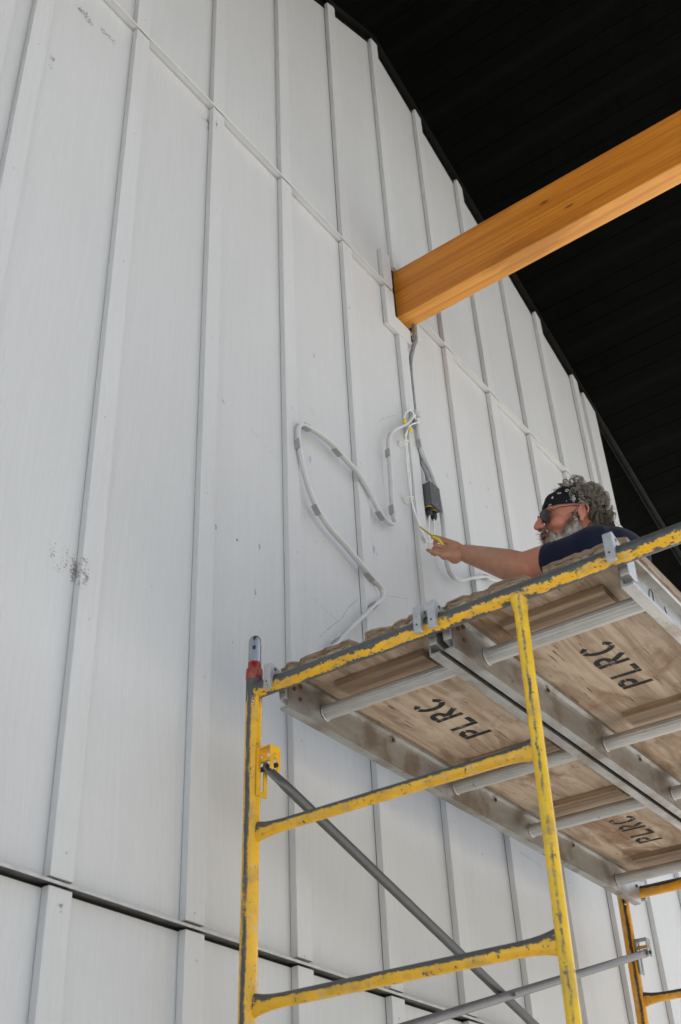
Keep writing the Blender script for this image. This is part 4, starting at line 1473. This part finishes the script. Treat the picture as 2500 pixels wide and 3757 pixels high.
# keep the cap off the face and the bandana
bm = bmesh.new(); bm.from_mesh(capm)
bmesh.ops.delete(bm, geom=[v for v in bm.verts if (v.co.x > 0.0 and v.co.z < 0.085 + 0.9 * v.co.x) or (v.co.x > 0.035) or (v.co.x > -0.028 and v.co.z < 0.045)], context='VERTS')
bm.to_mesh(capm); bm.free()
st = Strands()
nst = 0
while nst < 330:
    phi = rh.uniform(-pi, pi)
    z = rh.uniform(-0.05, 0.131)
    cx = cos(phi)
    if z > 0.108:
        if cx > 0.0 and (z < 0.121 or rh.random() < 0.6):
            continue
    elif z > 0.03:
        if cx > 0.0 and z < 0.075 + 0.04 * cx:
            continue
        if cx > 0.25:
            continue
    else:
        if cx > -0.42:
            continue
    r_ = skull_r(phi, z, 0.008) if z > -0.02 else 0.070 + 0.4 * (z + 0.02)
    root = Vector((-0.005 + r_ * cos(phi), r_ * sin(phi), z))
    nrm = Vector((root.x + 0.015, root.y, (root.z - 0.04) * 1.0)).normalized()
    L_ = rh.uniform(0.018, 0.048) * (1.1 if z > 0.09 else 0.85)
    turns = rh.uniform(0.4, 1.15)
    cr_ = rh.uniform(0.007, 0.017)
    ph0 = rh.uniform(0, 2 * pi)
    tang = nrm.cross(Vector((rh.uniform(-1, 1), rh.uniform(-1, 1), rh.uniform(-1, 1)))).normalized()
    back = Vector((-0.6, 0, -0.45))
    d = (nrm * rh.uniform(0.2, 0.75) + tang * rh.uniform(0.1, 0.7) + back * rh.uniform(0.2, 0.8)).normalized()
    s1 = d.orthogonal().normalized(); s2 = d.cross(s1)
    for mbr in range(9):
        jt = Vector((rh.gauss(0, 1), rh.gauss(0, 1), rh.gauss(0, 1))) * 0.0024
        jl = rh.uniform(0.8, 1.1)
        jp = rh.gauss(0, 0.25)
        pts = []
        for k_ in range(13):
            t_ = k_ / 12
            c = root + jt * (0.4 + t_) + d * (L_ * jl * t_ * 0.75) + Vector((0, 0, -0.018)) * t_ * t_
            a = ph0 + jp * t_ + turns * 2 * pi * t_
            w_ = min(1, t_ * 3) * cr_
            pts.append(c + s1 * (cos(a) - cos(ph0)) * w_ + s2 * (sin(a) - sin(ph0)) * w_)
        st.add(pts, rh.uniform(0.0004, 0.0008))
    nst += 1
so_ = head_obj('hair_strands', st.mesh('hair_strands'), hairM)
so_['kind'] = 'stuff'

beardM = hair_mat('grizzled_beard', ((0.52, 0.48, 0.43), (0.125, 0.068, 0.034), (0.60, 0.57, 0.53)), -0.070, -0.012, (0.35, 0, 1))
bd = MB()
bd.ell((0.044, 0, -0.078), (0.056, 0.053, 0.040), None, 24, 14)
bd.ell((0.052, 0, -0.097), (0.039, 0.040, 0.036), None, 24, 14)
for sgn in (1, -1):
    bd.ell((0.020, 0.050 * sgn, -0.052), (0.034, 0.020, 0.042), None, 20, 12)
    bd.ell((0.010, 0.066 * sgn, -0.012), (0.015, 0.009, 0.034), None, 16, 10)
    bd.tube([(0.106, 0.004 * sgn, -0.042), (0.102, 0.018 * sgn, -0.045), (0.090, 0.033 * sgn, -0.058), (0.078, 0.040 * sgn, -0.078)], [0.008, 0.010, 0.0105, 0.009], 12)
bdm = blend(bd, 0.004, 3, 'beard')
bdo = head_obj('beard', bdm, beardM)
st = Strands()
vn = [(v.co.copy(), v.normal.copy()) for v in bdm.vertices]
for q in range(2600):
    p, nn = vn[rh.randrange(len(vn))]
    if nn.x < -0.5:
        continue
    down = Vector((0.15, 0, -1))
    L_ = rh.uniform(0.008, 0.024)
    d = (nn * rh.uniform(0.3, 0.9) + down * rh.uniform(0.4, 1.0) + Vector((rh.uniform(-1, 1), rh.uniform(-1, 1), rh.uniform(-1, 1))) * 0.45).normalized()
    s1 = d.orthogonal().normalized()
    w_ = rh.uniform(-0.004, 0.004)
    pts = [p - nn * 0.001 + d * (L_ * k_ / 5) + s1 * (w_ * sin(k_ / 5 * pi * 1.3)) for k_ in range(6)]
    st.add(pts, rh.uniform(0.0004, 0.0008))
so_ = head_obj('beard_strands', st.mesh('beard_strands'), beardM)
so_['kind'] = 'stuff'
# the open mouth
head_obj('mouth', MB().ell((0.104, 0.0, -0.0635), (0.009, 0.017, 0.0058)), plain('mouth', (0.09, 0.02, 0.018), 0.5))
# fine hair on the forearm
st = Strands()
fa0, fa1 = Vector(ELB), Vector(WRI)
for q in range(420):
    t_ = rh.uniform(0.05, 0.95)
    c = fa0 + (fa1 - fa0) * t_
    ax = (fa1 - fa0).normalized()
    n_ = ax.orthogonal().normalized()
    n_ = (Matrix.Rotation(rh.uniform(0, 2 * pi), 3, ax) @ n_)
    r_ = 0.047 + (0.031 - 0.047) * t_
    p = W(c + n_ * r_ * 0.98)
    d = (n_ * 0.6 + ax * 0.7 + Vector((rh.uniform(-.4, .4), rh.uniform(-.4, .4), rh.uniform(-.4, .4)))).normalized()
    st.add([p, p + d * 0.005, p + d * 0.010 + ax * 0.003], 0.00022)
so_ = obj('arm_hair', st.mesh('arm_hair'), plain('arm_hair', (0.16, 0.09, 0.045), 0.6), person)
so_['kind'] = 'stuff'

# the yellow tool in the hand
tl = thing('hand_tool', 'slim yellow tool held in the hand against the white cables', 'hand tool', (2.0, -0.118, 1.642))
TO = Vector(tl.location)
tp = [(1.993, -0.046, 1.733), (1.9955, -0.070, 1.700), (1.998, -0.095, 1.668), (2.001, -0.115, 1.648), (2.010, -0.121, 1.634), (2.018, -0.128, 1.616)]
obj('handle', MB().tube([Vector(p) - TO for p in tp[2:]], [0.0048, 0.0062, 0.0066, 0.0060], 10), M_yconn, tl)
obj('shaft', MB().tube([Vector(p) - TO for p in tp[:3]], [0.0028, 0.0034, 0.0044], 8), plain('ochre_shaft', (0.52, 0.36, 0.03), 0.45), tl)
